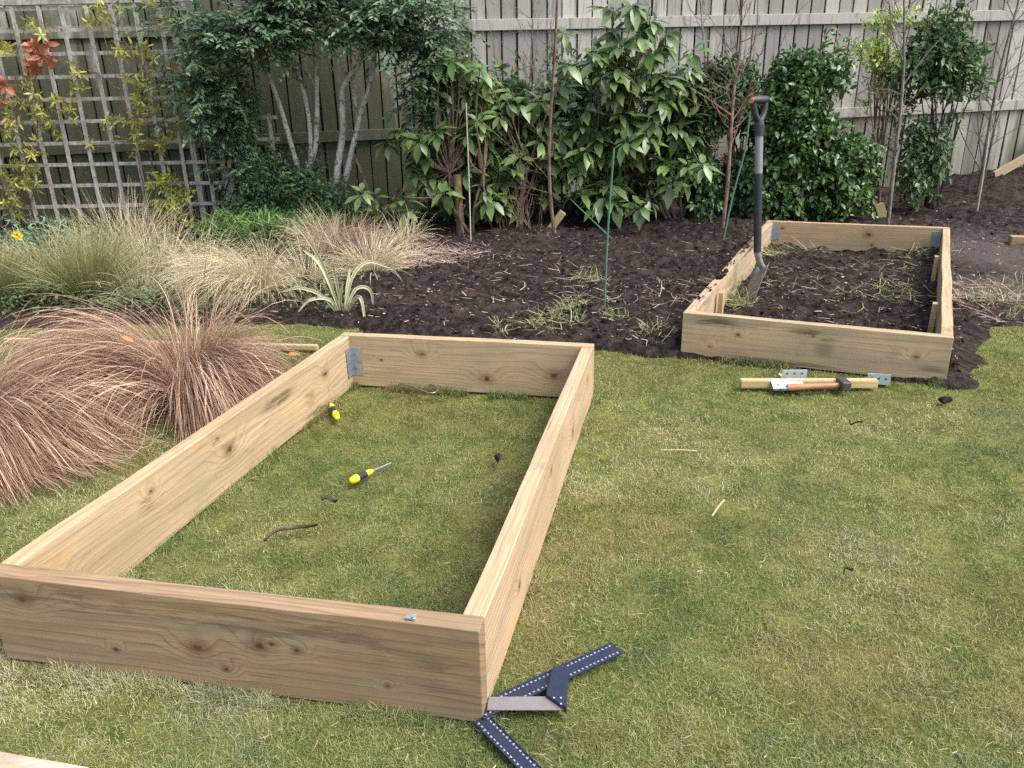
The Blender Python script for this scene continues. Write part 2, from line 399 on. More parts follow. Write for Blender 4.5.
def view_samp(n):
    "denser towards the viewer, over the whole lawn and beyond the frame"
    u = rng.random(int(n*1.5)); r = .75*(9.0/.75)**u; th = (rng.random(len(u))-.5)*1.95+.12
    x = r*np.sin(th); y = r*np.cos(th)
    k = (y > .5) & (sdist(x, y)+(fbm(x*9, y*9, 61, 2)-.5)*.10 < .02)
    return x[k][:n], y[k][:n]
blades('grass', 'short mown grass with yellow and mossy patches across the whole lawn', 760000, view_samp, .017, .0013, GRASS, 1.4)
_pale = blade_mat('thatch', [(0, (.18, .14, .07)), (.5, (.3, .27, .13)), (1, (.46, .41, .26))], (.4, .36, .22), .2, .7, .05)
def edge_samp(n):
    xs = []; ys = []
    def seg(a, b, k, s=.02):
        t = rng.random(k); xs.append(a[0]+(b[0]-a[0])*t+rng.normal(0, s, k)); ys.append(a[1]+(b[1]-a[1])*t+rng.normal(0, s, k))
    for i in range(4):
        a, b = B1[i], B1[(i+1) % 4]; nrm = np.array([b[1]-a[1], a[0]-b[0]]); nrm /= np.linalg.norm(nrm); k = n//9
        seg(a+nrm*.015, b+nrm*.015, k, .012); seg(a-nrm*(T1+.015), b-nrm*(T1+.015), k, .012)
    a, b = Q2[0], Q2[1]; nrm = np.array([b[1]-a[1], a[0]-b[0]]); nrm /= np.linalg.norm(nrm); seg(a+nrm*.015, b+nrm*.02, n//9, .015)
    xs = np.concatenate(xs); ys = np.concatenate(ys); k = fbm(xs*7, ys*7, 97, 2) > .45+.2*rng.random(len(xs))*0; return xs[k], ys[k]
blades('grass', 'longer tufts of grass against the foot of the timber boards', 42000, edge_samp, .036, .0015, GRASS, 1.1)

# ------------------------------------------------------------------ raised beds
def board(name, A, B, h, t, parent, mat, z0=-.004, inward=1, seed=0, ext=0):
    "one sawn board whose outer foot runs A->B; thickness goes to the left of A->B"
    A = np.asarray(A[:2], float); B = np.asarray(B[:2], float); d = B-A; L = np.linalg.norm(d); d /= L; nrm = np.array([-d[1], d[0]])*inward
    mid = (A+B)/2+nrm*t/2; ang = math.atan2(d[1], d[0])
    bm = bmesh.new(); bmesh.ops.create_cube(bm, size=1)
    bmesh.ops.scale(bm, vec=(L, t, h), verts=bm.verts)
    bmesh.ops.bevel(bm, geom=[e for e in bm.edges], offset=.0022, segments=2, affect='EDGES', profile=.6)
    n = max(4, int(L/.05))
    for i in range(1, n):
        g = bm.verts[:]+bm.edges[:]+bm.faces[:]
        bmesh.ops.bisect_plane(bm, geom=g, plane_co=(-L/2+L*i/n, 0, 0), plane_no=(1, 0, 0))
    for v in bm.verts:
        x, y, z = v.co
        v.co.z += (vnoise(x*5+seed*7.1, seed, 3)-.5)*.0025 + (vnoise(x*40+seed*3, y*60, 5)-.5)*.0016
        v.co.y += (vnoise(x*2.5+seed*5.3, z*2, 7)-.5)*.007 + (vnoise(x*35+seed, z*60, 9)-.5)*.0012
    me = bpy.data.meshes.new(name); bm.to_mesh(me); bm.free()
    o = bpy.data.objects.new(name, me); C.objects.link(o); me.materials.append(mat)
    o.parent = parent; o.location = Vector((mid[0], mid[1], z0+h/2))-parent_loc(parent); o.rotation_euler = (0, 0, ang)
    me.polygons.foreach_set('use_smooth', [False]*len(me.polygons))
    return o
STEEL = plain('galvanised_steel', (.42, .47, .53), .42, .5, .75, .5, 25, (.25, .29, .34), .1)
STEELB = plain('bright_steel', (.62, .66, .7), .3, .5, .8, .3, 25, (.4, .45, .5))
SCREWM = plain('screw_zinc', (.3, .3, .3), .4, .5, .8)
def corner_bracket(parent, c, d1, d2, z0, h=.09, w=.05, name='corner_bracket'):
    "angle plate folded into an inside corner, flanges along d1 and d2"
    a = Acc(); c = np.array([c[0], c[1], 0.])
    for d, e in ((d1, d2), (d2, d1)):
        d = np.array([*d, 0.]); e = np.array([*e, 0.]); p = c+d*w/2+e*.0025
        R = frame(d); a.box((p[0], p[1], z0+h/2), (w, .003, h), R)
    o = a.build(name, STEEL, parent, bevel=.0006)
    for d, e in ((d1, d2), (d2, d1)):
        d = np.array([*d, 0.]); e = np.array([*e, 0.])
        for f, zz in ((.35, .25), (.7, .5), (.35, .75)):
            q = c+[0, 0, z0+h*zz]+d*w*f
            Acc().tube([q+e*.004, q+e*.0065], .0045, 8).build('screw', SCREWM, o)
    return o
def dirv(a, b): d = np.asarray(b[:2])-np.asarray(a[:2]); return d/np.linalg.norm(d)

bed = thing('raised_bed', 'large empty timber raised bed frame on the lawn in the foreground', 'raised bed', ((FL1+BR1)/2).tolist()+[0], 'timber raised bed frames')
d_f = dirv(FL1, FR1); d_r = dirv(FR1, BR1); d_b = dirv(BR1, BL1); d_l = dirv(BL1, FL1)
Lf = np.linalg.norm(FR1-FL1)
def lx(px): # board-local x of a pixel column on the front board
    return None
# knots given in board-local metres (x along the board from its middle, z from mid height)
w_front = wood('front_board_wood', (.36, .245, .145), (.13, .08, .047), [(-Lf/2+.09, .06, .017), (-.06, -.012, .019), (.085, .012, .018), (.115, .02, .008), (.0, -.06, .008), (-.26, -.045, .007), (.36, -.05, .006), (.17, .012, .009)], 1.0, .25, 46, .12, (.115, .08, .05), stains=[(.52, .0, .16, .12, .6), (-.35, .07, .3, .05, .75), (.1, .065, .4, .05, .75), (.3, .03, .15, .04, .5)])
board('front_board', FL1-d_f*.0, FR1, H1, T1, bed, w_front, seed=1)['label'] = 'darker front board with brown knots and curving grain'
Lr = np.linalg.norm(BR1-FR1)
w_right = wood('right_board_wood', (.53, .39, .25), (.26, .16, .09), [(-.55, -.03, .014), (-.1, .05, .012), (.33, -.02, .02), (.7, .03, .014)], 2.3, .35, 60, .05)
board('side_board', FR1+d_r*(T1+.001), BR1-d_r*(T1+.001), H1-.004, T1, bed, w_right, seed=2)
w_back = wood('back_board_wood', (.52, .39, .24), (.26, .17, .085), [(.18, .045, .016), (-.1, -.05, .02), (-.38, -.02, .024), (.36, .01, .008)], 3.1, .2, 50, .08)
board('back_board', BR1, BL1, H1, T1, bed, w_back, seed=3)
w_left = wood('left_board_wood', (.52, .39, .235), (.25, .16, .08), [(.05, .015, .024), (-.62, .03, .02), (.78, -.02, .022), (.42, .06, .010), (.1, .075, .008)], 4.2, .18, 44, .1,
              stains=[(-.27, .06, .14, .03, .8), (-.48, -.02, .05, .05, .5), (.12, .08, .02, .025, .9), (-.55, -.09, .14, .02, .9), (.45, .03, .04, .03, .6)])
board('side_board', BL1+d_l*(T1+.001), FL1-d_l*(T1+.001), H1-.003, T1, bed, w_left, seed=4)
nrm_l = np.array([-d_l[1], d_l[0]]); nrm_b = np.array([-d_b[1], d_b[0]])
cBL = BL1-d_b*T1+nrm_b*T1; cBL = BL1+d_l*T1-d_b*T1
corner_bracket(bed, cBL, d_l, -d_b, .045, .125, .05)
q = at(411, 618, H1)
a = Acc(); a.box((q[0], q[1], H1+.001), (.020, .009, .003), frame([*d_f, 0])); a.tube([q+[.006, 0, -.004], q+[.006, 0, .006]], .005, 8)
a.build('fixing', STEELB, bed)

bed2 = thing('raised_bed', 'smaller timber raised bed frame dug into the dark soil by the shrubs', 'raised bed', ((Q2[0]+Q2[2])/2).tolist()+[0], 'timber raised bed frames')
e_f = dirv(Q2[0], Q2[1]); e_r = dirv(Q2[1], Q2[2]); e_b = dirv(Q2[2], Q2[3]); e_l = dirv(Q2[3], Q2[0])
MUD = (.085, .052, .034)
b2f = wood('small_front_wood', (.52, .39, .245), (.28, .18, .1), [(.43, .0, .012), (-.3, .02, .01), (-.42, -.05, .009), (.02, .05, .008)], 5.5, .3, 42, .1, MUD, stains=[(.02, .055, .13, .04, .8), (.07, .0, .05, .08, .45), (-.4, .07, .14, .03, .8), (-.1, -.085, .3, .015, .8), (.5, -.06, .08, .04, .6)])
board('front_board', Q2[0], Q2[1], H2, T2, bed2, b2f, seed=5)
b2r = wood('small_side_wood', (.51, .38, .24), (.28, .17, .09), [(.3, .02, .015), (-.6, 0, .015)], 6.5, .4, 50, .1, MUD)
board('side_board', Q2[1]+e_r*(T2+.001), Q2[2]-e_r*(T2+.001), H2-.003, T2, bed2, b2r, seed=6)
b2b = wood('small_back_wood', (.52, .37, .215), (.26, .155, .08), [(-.1, .03, .026), (-.13, -.045, .018), (.5, .05, .014)], 7.5, .15, 50, .08, MUD)
board('back_board', Q2[2], Q2[3], H2, T2, bed2, b2b, seed=7)
b2l = wood('small_left_wood', (.48, .37, .25), (.30, .2, .11), [(.4, .02, .012), (-.7, 0, .015)], 8.5, .7, 50, .1, MUD, stains=[(-.4, .09, .6, .03, 1)])
board('side_board', Q2[3]+e_l*(T2+.001), Q2[0]-e_l*(T2+.001), H2-.003, T2, bed2, b2l, seed=8)
def peg(par, p, d, h, mat):
    a = Acc(); a.box((p[0], p[1], h/2-.03), (.042, .024, h+.06), frame([*d, 0])); return a.build('corner_peg', mat, par, bevel=.002)
pegw = wood('peg_wood', (.55, .4, .2), (.33, .2, .09), [], 9, .1, 60, 0)
def alongside(p0, e, px, py, z): return p0+e*((at(px, py, z)[:2]-p0)@e)
peg(bed2, alongside(Q2[0], -e_l, 711, 291, .165)+e_f*(T2+.028), e_l, .165, pegw)
peg(bed2, alongside(Q2[1], e_r, 939, 303, .17)-e_f*(T2+.024), e_r, .17, pegw)
peg(bed2, alongside(Q2[1], e_r, 938, 256, .17)-e_f*(T2+.024), e_r, .17, pegw)
corner_bracket(bed2, Q2[3]+e_l*T2-e_b*T2, e_l, -e_b, .055, .11, .055)
corner_bracket(bed2, Q2[2]+e_b*T2-e_r*T2, e_b, -e_r, .06, .11, .055)
# pieces of mud dropped on the left board's edge
a = Acc()
def blob(acc, p, r, sq=.7, seedv=0, attr=None):
    bm = bmesh.new(); bmesh.ops.create_icosphere(bm, subdivisions=2, radius=1)
    sv = random.random()*50; st = [random.uniform(.7, 1.3) for _ in range(3)]
    V = [np.array(v.co)*(.75+.6*vnoise(v.co.x*1.7+sv, v.co.y*1.7+v.co.z*1.3+sv, 2))*st*np.array([1, 1, sq])*r+np.asarray(p) for v in bm.verts]
    acc.add(V, [[v.index for v in f.verts] for f in bm.faces], attr or (random.random(), .0, .5)); bm.free()
for t0, r0, k_ in ((.1, .008, 8), (.2, .009, 8), (.33, .017, 14), (.36, .012, 8), (.5, .007, 6), (.62, .007, 7), (.7, .009, 8), (.86, .006, 6), (.78, .006, 5), (.45, .006, 12)):
    for _ in range(k_):
        t = t0+random.gauss(0, .022); r = r0*random.uniform(.3, 1.); p = Q2[0]-e_l*t*2.4+e_f*random.uniform(.008, .04); blob(a, (p[0], p[1], H2+r*.2), r, .6)
o = a.build('soil_crumbs', SOIL); tag(o, 'crumbs of dark soil on the top edge of the small frame', 'soil', kind='stuff')

# ------------------------------------------------------------------ soil details
def soil_samp(n, lim=.03):
    u = rng.random(n*4); r = 3.0*(9.0/3.0)**u; th = (rng.random(len(u))-.5)*1.75; x = r*np.sin(th); y = r*np.cos(th)
    k = (sdist(x, y) > lim) & (y < 8.1); return x[k][:n], y[k][:n]
bm = bmesh.new(); bmesh.ops.create_icosphere(bm, subdivisions=1, radius=1); IV = np.array([v.co[:] for v in bm.verts]); IF = np.array([[v.index for v in f.verts] for f in bm.faces]); bm.free()
def scatter_lumps(name, label, x, y, z, r, mat, cat, sq=.65, a1=0.):
    n = len(x); acc = Acc()
    V = IV[None]*(.65+.7*rng.random((n, len(IV), 1)))*(.6+.8*rng.random((n, 1, 3)))*np.array([1, 1, sq])*r[:, None, None]
    an = rng.random(n)*2*PI; c, s = np.cos(an), np.sin(an)
    V = np.stack([V[..., 0]*c[:, None]-V[..., 1]*s[:, None], V[..., 0]*s[:, None]+V[..., 1]*c[:, None], V[..., 2]], -1)
    V += np.stack([x, y, z], -1)[:, None]
    L = (IF.ravel()[None]+len(IV)*np.arange(n)[:, None]).ravel(); A = np.zeros((n, len(IV), 3)); A[..., 0] = rng.random(n)[:, None]; A[..., 1] = a1
    acc.addn(V.reshape(-1, 3), L, np.full(n*len(IF), 3), A.reshape(-1, 3)); o = acc.build(name, mat); tag(o, label, cat, kind='stuff'); return o
x, y = soil_samp(16000); z, _m = soil_z(x, y)
k = trod(np.stack([x, y], 1))[:, 1] < .35; x, y, z = x[k], y[k], z[k]
scatter_lumps('soil_clods', 'dark crumbly soil clods strewn over the dug border', x, y, z+.001, .003+.013*rng.random(len(x))**4, SOIL, 'soil', .8)
WOODCHIP = blade_mat('litter', [(0, (.10, .06, .04)), (.35, (.2, .13, .09)), (.7, (.33, .25, .18)), (1, (.5, .42, .33))], (.3, .22, .15), .2, .8, 0)
def litter(name, label, x, y, z, ln, w, mat, up=.15, cat='litter', k=4, bend=.5, a0=None):
    n = len(x); an = rng.random(n)*2*PI; P = np.zeros((n, k, 3)); cur = np.stack([x, y, z], 1); step = ln/(k-1); da = rng.normal(0, bend, n)
    el = np.abs(rng.normal(0, up, n))
    for i in range(k):
        P[:, i] = cur; cur = cur+np.stack([np.cos(an)*np.cos(el), np.sin(an)*np.cos(el), np.sin(el)], 1)*step[:, None]; an = an+da; el = el-.3*up*i
    sd = np.stack([np.sin(an), -np.cos(an), np.full(n, .3)], 1); W = (w*(.6+.8*rng.random(n)))[:, None]*np.ones(k)
    acc = Acc(); ribbons(acc, P, sd, W, a0); o = acc.build(name, mat); tag(o, label, cat, kind='stuff'); return o
x, y = soil_samp(4500); z, _m = soil_z(x, y)
litter('twig_litter', 'scattered straw, root and twig fragments on the bare soil', x, y, z+.006, .015+.07*rng.random(len(x))**2.2, .0045, WOODCHIP, .12)
x, y = soil_samp(1700); z, _m = soil_z(x, y)
litter('bark_chips', 'small pale bark and leaf chips scattered on the dark soil', x, y, z+.007, .008+.016*rng.random(len(x)), .010, WOODCHIP, .25, k=3)
def disc(px, py, r, n, sq=1):
    c = at(px, py); t = rng.random(n)*2*PI; q = np.sqrt(rng.random(n))*r; return c[0]+q*np.cos(t), c[1]+q*np.sin(t)*sq
def multi(*d):
    xs, ys = zip(*[disc(*q) for q in d]); return np.concatenate(xs), np.concatenate(ys)
x, y = multi((420, 270, .35, 900), (400, 250, .3, 500), (455, 262, .3, 250), (1000, 318, .25, 260), (985, 300, .2, 120), (640, 300, .5, 130), (540, 290, .5, 110)); z, _m = soil_z(x, y)
PINKST = blade_mat('dead_grass_litter', [(0, (.2, .13, .1)), (.5, (.36, .26, .21)), (1, (.5, .4, .34))], (.4, .3, .25), .2, .8, .05)
litter('dead_grass', 'matted dead pinkish grass and straw lying on the soil edge', x, y, z+.008, .05+.12*rng.random(len(x)), .0035, PINKST, .22, 'litter')
GREENST = blade_mat('weed_strands', [(0, (.06, .11, .03)), (.3, (.15, .19, .06)), (.6, (.32, .31, .15)), (1, (.5, .43, .28))], (.35, .36, .15), .3, .6, .12)
x, y = multi((775, 285, .32, 90), (850, 285, .42, 90), (870, 300, .25, 90), (885, 270, .3, 60), (735, 305, .10, 420), (728, 290, .08, 220), (775, 262, .08, 120), (800, 255, .25, 60), (930, 262, .2, 80), (920, 300, .25, 80))
k = sdist(x, y) > .06; x, y = x[k], y[k]; z, _m = soil_z(x, y)
litter('weeds', 'pulled green and straw coloured weeds lying inside the small frame', x, y, z+.008, .04+.12*rng.random(len(x)), .0035, GREENST, .35, 'weeds')
x, y = multi((590, 288, .10, 130), (570, 315, .12, 130), (555, 330, .16, 200), (615, 325, .08, 60), (990, 312, .2, 260), (1005, 295, .15, 90), (655, 342, .1, 80), (510, 335, .1, 50)); z, _m = soil_z(x, y)
litter('weeds', 'green weed tufts growing on the soil behind the large frame', x, y, z+.005, .04+.08*rng.random(len(x)), .0035, GREENST, .6, 'weeds')

x, y = view_samp(16000); litter('thatch', 'fine pale dead strands lying flat among the mown grass', x, y, lawn_z(x, y)+.012, .012+.022*rng.random(len(x)), .0007, _pale, .12, 'grass', bend=.35)
# ------------------------------------------------------------------ fence
FA = np.array([-9.0, 8.05-.115*7.4]); FB = np.array([11., 8.05+.115*12.6])
fdir = unit(FB-FA); fn2 = np.array([-fdir[1], fdir[0]])
def onf(px, py, off=0.):
    "hit the fence plane"
    d = _dir(px, py); o = np.array([0, 0, CH]); n3 = np.array([*fn2, 0]); p0 = np.array([*FA, 0])-n3*off
    t = ((p0-o)@n3)/(d@n3); return o+t*d
def fence_mat(name, base, seed):
    n = NT(name); g = n.geo(); a = n.attr(); s3 = n.sep(g)
    v = n.map(g, (8, 8, .8)); fine = n.noise(n.map(g, (95, 95, 2.2)), 1, 4, .7)
    c = n.mix(a[0], tuple(x*.62 for x in base), tuple(min(1, x*1.3) for x in base))
    c = n.mix(n.rng(fine, .42, .72, 0, .42), c, tuple(x*.45 for x in base))
    gr = n.math('ADD', n.noise(v, .8, 4, .6), n.math('ADD', n.rng(s3[2], .3, 1.6, .13, -.12, False), n.rng(s3[0], -2.2, .2, .2, 0, False)))  # algae green; its increase to the left also paints in tree shade
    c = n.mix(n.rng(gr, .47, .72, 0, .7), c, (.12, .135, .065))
    algae_shade = n.math('ADD', n.noise(n.map(g, (2.5, 2.5, .9)), 1, 4, .6), n.math('ADD', n.rng(s3[0], -1.6, .4, .36, -.12, False), n.rng(s3[2], .2, 2.0, .12, -.2, False))); c = n.mix(n.rng(algae_shade, .50, .68, 0, .82), c, (.06, .07, .034))  # dark algae low and left, with tree shade painted into the colour
    st = n.rng(n.noise(n.map(g, (14, 14, 1.2)), 1, 5, .7),   .52, .70, 0, .7); c = n.mix(st, c, (.07, .065, .05))
    c = n.mix(n.rng(n.noise(g, 45, 4, .7), .58, .72, 0, .35), c, (.45, .45, .4))
    n.bump(fine, .4, .004); return n.fin(c, .85, .2)
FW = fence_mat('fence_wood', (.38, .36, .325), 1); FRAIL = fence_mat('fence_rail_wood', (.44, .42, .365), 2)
fence = thing('fence', 'weathered grey vertical board fence behind the shrubs', 'fence', [FA[0]*.5+FB[0]*.5, (FA[1]+FB[1])/2, 0])
a = Acc(); b = Acc(); L = np.linalg.norm(FB-FA); pitch = .148; n = int(L/pitch)
for i in range(n):
    c = FA+fdir*(i+.5)*pitch; R = frame([*fdir, 0]); tilt = random.gauss(0, .004); top = 2.32+random.uniform(-.012, .012)
    w = pitch-.016+random.uniform(-.008, .004)
    Rt = np.array([[1, 0, tilt], [0, 1, 0], [-tilt, 0, 1]]); 
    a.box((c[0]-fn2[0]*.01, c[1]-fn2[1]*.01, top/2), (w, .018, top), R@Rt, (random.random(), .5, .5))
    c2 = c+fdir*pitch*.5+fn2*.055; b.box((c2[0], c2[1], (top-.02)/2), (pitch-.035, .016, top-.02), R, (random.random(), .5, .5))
a.build('front_boards', FW, fence); b.build('rear_boards', fence_mat('rear_fence_wood', (.16, .15, .13), 4), fence)  # rear wood darkened in colour to paint the shade in the gaps
# back of the fence: rails, posts
def rail(p, q, name, hh=.085):
    p = np.asarray(p); q = np.asarray(q); d = q-p; Ld = np.linalg.norm(d); Acc().box((p+q)/2, (Ld, .035, hh), frame(d)).build(name, FRAIL, fence, bevel=.004)
def xrail(px1, py1, px2, py2, ext=6):
    p = onf(px1, py1, .038); q = onf(px2, py2, .038); d = unit(q-p); return p-d*ext, q+d*ext
p, q = xrail(60, 33, 1000, 15.5, 5); rail(p, q, 'top_rail', .10)
p, q = xrail(130, 146, 990, 106, 4.5); rail(p, q, 'lower_rail', .10)
for px in (-200, 455, 876, 1300):
    p = onf(px, 150, -.03); a = Acc().box((p[0], p[1], 1.1), (.09, .09, 2.2), frame([*fdir, 0])); a.build('post', FRAIL, fence, bevel=.006)

# plank leaning low against the fence, timber off-cuts
w_plank = wood('plank_wood', (.42, .33, .21), (.24, .16, .09), [], 12, .2, 50, .1)
def bar(name, p, q, w, h, mat, label, cat, group=None, bev=.003, up=(0, 0, 1)):
    p = np.asarray(p, float); q = np.asarray(q, float); mid = (p+q)/2; d = q-p; L = np.linalg.norm(d)
    bm = bmesh.new(); bmesh.ops.create_cube(bm, size=1); bmesh.ops.scale(bm, vec=(L, w, h), verts=bm.verts)
    bmesh.ops.bevel(bm, geom=bm.edges[:], offset=bev, segments=2, affect='EDGES')
    me = bpy.data.meshes.new(name); bm.to_mesh(me); bm.free(); o = bpy.data.objects.new(name, me); C.objects.link(o); me.materials.append(mat)
    R = Matrix(frame(d, up).tolist()).to_4x4(); o.matrix_world = Matrix.Translation(mid)@R
    if label: tag(o, label, cat, group)
    return o
p = aty(994, 176, 8.35); q = aty(1060, 138, 8.55)
bar('plank', p, q, .03, .09, w_plank, 'pale rough plank lying slanted against the foot of the fence at the right edge', 'plank')
p = aty(1009, 243, at(1012, 250)[1]+.05); q = p+np.array([.34, -.10, 0.0]); p[2] = q[2] = .055
bar('timber_offcut', p, q, .085, .08, wood('block_wood', (.4, .3, .15), (.22, .14, .07), [], 13, .3, 60, .2), 'squat block of sawn timber on the path at the right edge', 'timber')
p = at(884, 222); p[2] = .02; q = aty(879, 204, p[1]+.02)
bar('timber_offcut', p, q, .06, .075, wood('stub_wood', (.5, .4, .2), (.3, .2, .1), [], 14, .2, 60, .2), 'yellowish stub of timber leaning by the grey sapling behind the small frame', 'timber')
p = at(544, 238); p[2] = .0; q = aty(563, 212, p[1]-.02)
bar('timber_offcut', p, q, .05, .06, wood('stub_wood2', (.42, .34, .2), (.24, .17, .1), [], 15, .3, 60, .3), 'short weathered stake leaning at the foot of the brown sapling', 'timber')
# long batten on the lawn behind the tussocks
p = at(6, 343); q = at(318, 350); p[2] = q[2] = .014
bar('batten', p, q, .03, .024, wood('batten_wood', (.55, .42, .25), (.36, .25, .14), [(.3, 0, .008)], 16, .2, 60, 0), 'long thin pale batten lying on the lawn behind the brown tussocks', 'batten')
# sawn board lying at the bottom left corner of the photograph
A_ = at(0, 752, .03); B_ = at(90, 768, .03); d = unit(B_-A_); nn = np.array([d[1], -d[0], 0]); c0 = B_+d*.0+nn*.055
p = c0-d*1.2; q = c0; p[2] = q[2] = .016
bar('loose_board', p, q, .11, .036, wood('loose_wood', (.62, .46, .36), (.45, .28, .2), [(.45, .0, .012)], 17, .25, 60, 0), 'pinkish sawn board lying on the grass at the bottom left corner', 'board')

def bark(name, a_, b_, sc=30, spots=None):
    n = NT(name); g = n.geo(); c = n.mix(n.rng(n.noise(n.map(g, (1, 1, .35)), sc, 5, .65), .35, .68), a_, b_)
    if spots: c = n.mix(n.rng(n.noise(g, 22, 3, .6), .55, .65, 0, .8), c, spots)
    n.bump(n.noise(g, sc*1.5, 4), .5, .004); return n.fin(c, .8, .2)
# ------------------------------------------------------------------ trellis
TR = bark('trellis_wood', (.26, .24, .22), (.47, .445, .41), 30, (.22, .22, .15))

TY = 7.35
tre = thing('trellis', 'weathered grey square trellis leaning before the left part of the fence', 'trellis', (aty(110, 220, TY)[0], TY, 0))
xl = aty(-60, 100, TY)[0]; 
zt = aty(90, 5, TY)[2]; zb = aty(130, 215, TY)[2]
def vert_line(px, py):  # x position of a vertical through this pixel
    return aty(px, py, TY)[0]
a = Acc(); xs = []
x0 = vert_line(14, 12); step = (vert_line(160, 12)-x0)/6.0
for i in range(-5, 11):
    x = x0+i*step+random.uniform(-.01, .01)
    tp = zt if i <= 7 else aty(200, 115, TY)[2]
    tl = random.uniform(-.012, .012)
    a.box((x, TY-.016, (tp+.1)/2), (.032, .014, tp-.1), np.array([[1, 0, tl], [0, 1, 0], [-tl, 0, 1]]), (random.random(), .5, .5))
a.build('upright_laths', TR, tre)
b = Acc(); zs = zt-.02
k = 0
while zs > .15:
    xr = x0+7.3*step if zs > aty(200, 115, TY)[2] else x0+10.3*step
    b.box(((xl+xr)/2, TY, zs), (xr-xl, .014, .03), None, (random.random(), .5, .5)); zs -= .185 if k else .17; k += 1
b.build('cross_laths', TR, tre)
c = Acc(); c.box(((xl+x0+7.4*step)/2, TY-.005, zt+.03), (x0+7.4*step-xl, .045, .045)); c.build('top_rail', TR, tre, bevel=.003)
px_ = vert_line(222, 150); c = Acc(); c.box((px_, TY+.03, .62), (.07, .05, 1.24)); c.build('post', TR, tre, bevel=.003)
px_ = vert_line(178, 60); c = Acc(); c.box((px_, TY+.03, .95), (.05, .04, 1.9)); c.build('post', TR, tre, bevel=.003)

# ------------------------------------------------------------------ bark and foliage materials
BK_PALE = bark('pale_bark', (.34, .31, .28), (.56, .54, .50), 26, (.08, .085, .05))
BK_BROWN = bark('brown_bark', (.08, .05, .035), (.22, .15, .11), 40, (.12, .12, .08))
BK_GREY = bark('grey_bark', (.09, .075, .06), (.26, .225, .19), 40)
BK_RED = bark('reddish_bark', (.1, .05, .04), (.3, .18, .14), 40, (.2, .18, .14))
BK_DARK = bark('dark_stems', (.035, .025, .02), (.10, .075, .055), 40)
LF_BLUE = leaf_mat('blue_green_leaves', [(0, (.024, .058, .032)), (.5, (.07, .135, .072)), (.85, (.14, .22, .12)), (1, (.26, .34, .19))], .38, .45, .2)
LF_DARK = leaf_mat('dark_glossy_leaves', [(0, (.012, .038, .016)), (.5, (.03, .08, .028)), (.82, (.065, .14, .04)), (1, (.2, .3, .07))], .28, .5, .15)
LF_DEEP = leaf_mat('deep_green_leaves', [(0, (.014, .038, .018)), (.5, (.036, .08, .036)), (.85, (.075, .14, .055)), (1, (.14, .22, .08))], .4, .4, .15)
LF_RHO = leaf_mat('rhododendron_leaves', [(0, (.018, .055, .024)), (.5, (.042, .105, .043)), (.8, (.08, .16, .062)), (.95, (.16, .25, .085)), (1, (.34, .36, .1))], .3, .6, .2)
LF_LIME = leaf_mat('yellow_green_leaves', [(0, (.16, .25, .04)), (.5, (.34, .46, .08)), (1, (.55, .62, .18))], .5, .3, .3)
LF_GOLD = leaf_mat('olive_gold_leaves', [(0, (.13, .18, .04)), (.35, (.3, .35, .08)), (.75, (.58, .56, .14)), (.96, (.66, .56, .2)), (1, (.5, .26, .1))], .5, .3, .28)
LF_RED = leaf_mat('red_leaves', [(0, (.24, .05, .04)), (.5, (.5, .13, .09)), (1, (.62, .27, .17))], .5, .3, .28)
LF_COL = leaf_mat('mid_green_leaves', [(0, (.018, .045, .02)), (.5, (.045, .095, .035)), (.8, (.1, .165, .06)), (1, (.22, .29, .12))], .38, .4, .2)

def twig_path(p, q, n=5, wob=.06, sag=0.):
    p = np.asarray(p, float); q = np.asarray(q, float); L = np.linalg.norm(q-p); P = []
    ph = rng.normal(0, 1, (2, 3))
    for i in range(n+1):
        t = i/n; P.append(p+(q-p)*t+(ph[0]*math.sin(t*PI)+ph[1]*math.sin(2*t*PI)*.6)*L*wob+np.array([0, 0, sag*L*math.sin(t*PI)]))
    return P
def blob_pts(blobs, n, shell=.35):
    "points inside ellipsoids given as (px, py, half width px, half height px, distance, half depth m)"
    w = np.array([b[2]*b[3] for b in blobs], float); w /= w.sum(); out = []; ctr = []
    for b, k in zip(blobs, rng.multinomial(n, w)):
        c = aty(b[0], b[1], b[4]); s = b[4]/FPX/math.cos(.2)
        d = unit(rng.normal(size=(k, 3))); r = rng.random(k)**shell
        # lumpy outline
        r = r*(.62+.76*vnoise(d[:, 0]*2.3+b[0], d[:, 2]*2.3+d[:, 1]*1.7+b[1], 77))
        out.append(c+d*r[:, None]*np.array([b[2]*s, b[5], b[3]*s])); ctr.append(np.tile(c, (k, 1)))
    return np.concatenate(out), np.concatenate(ctr)
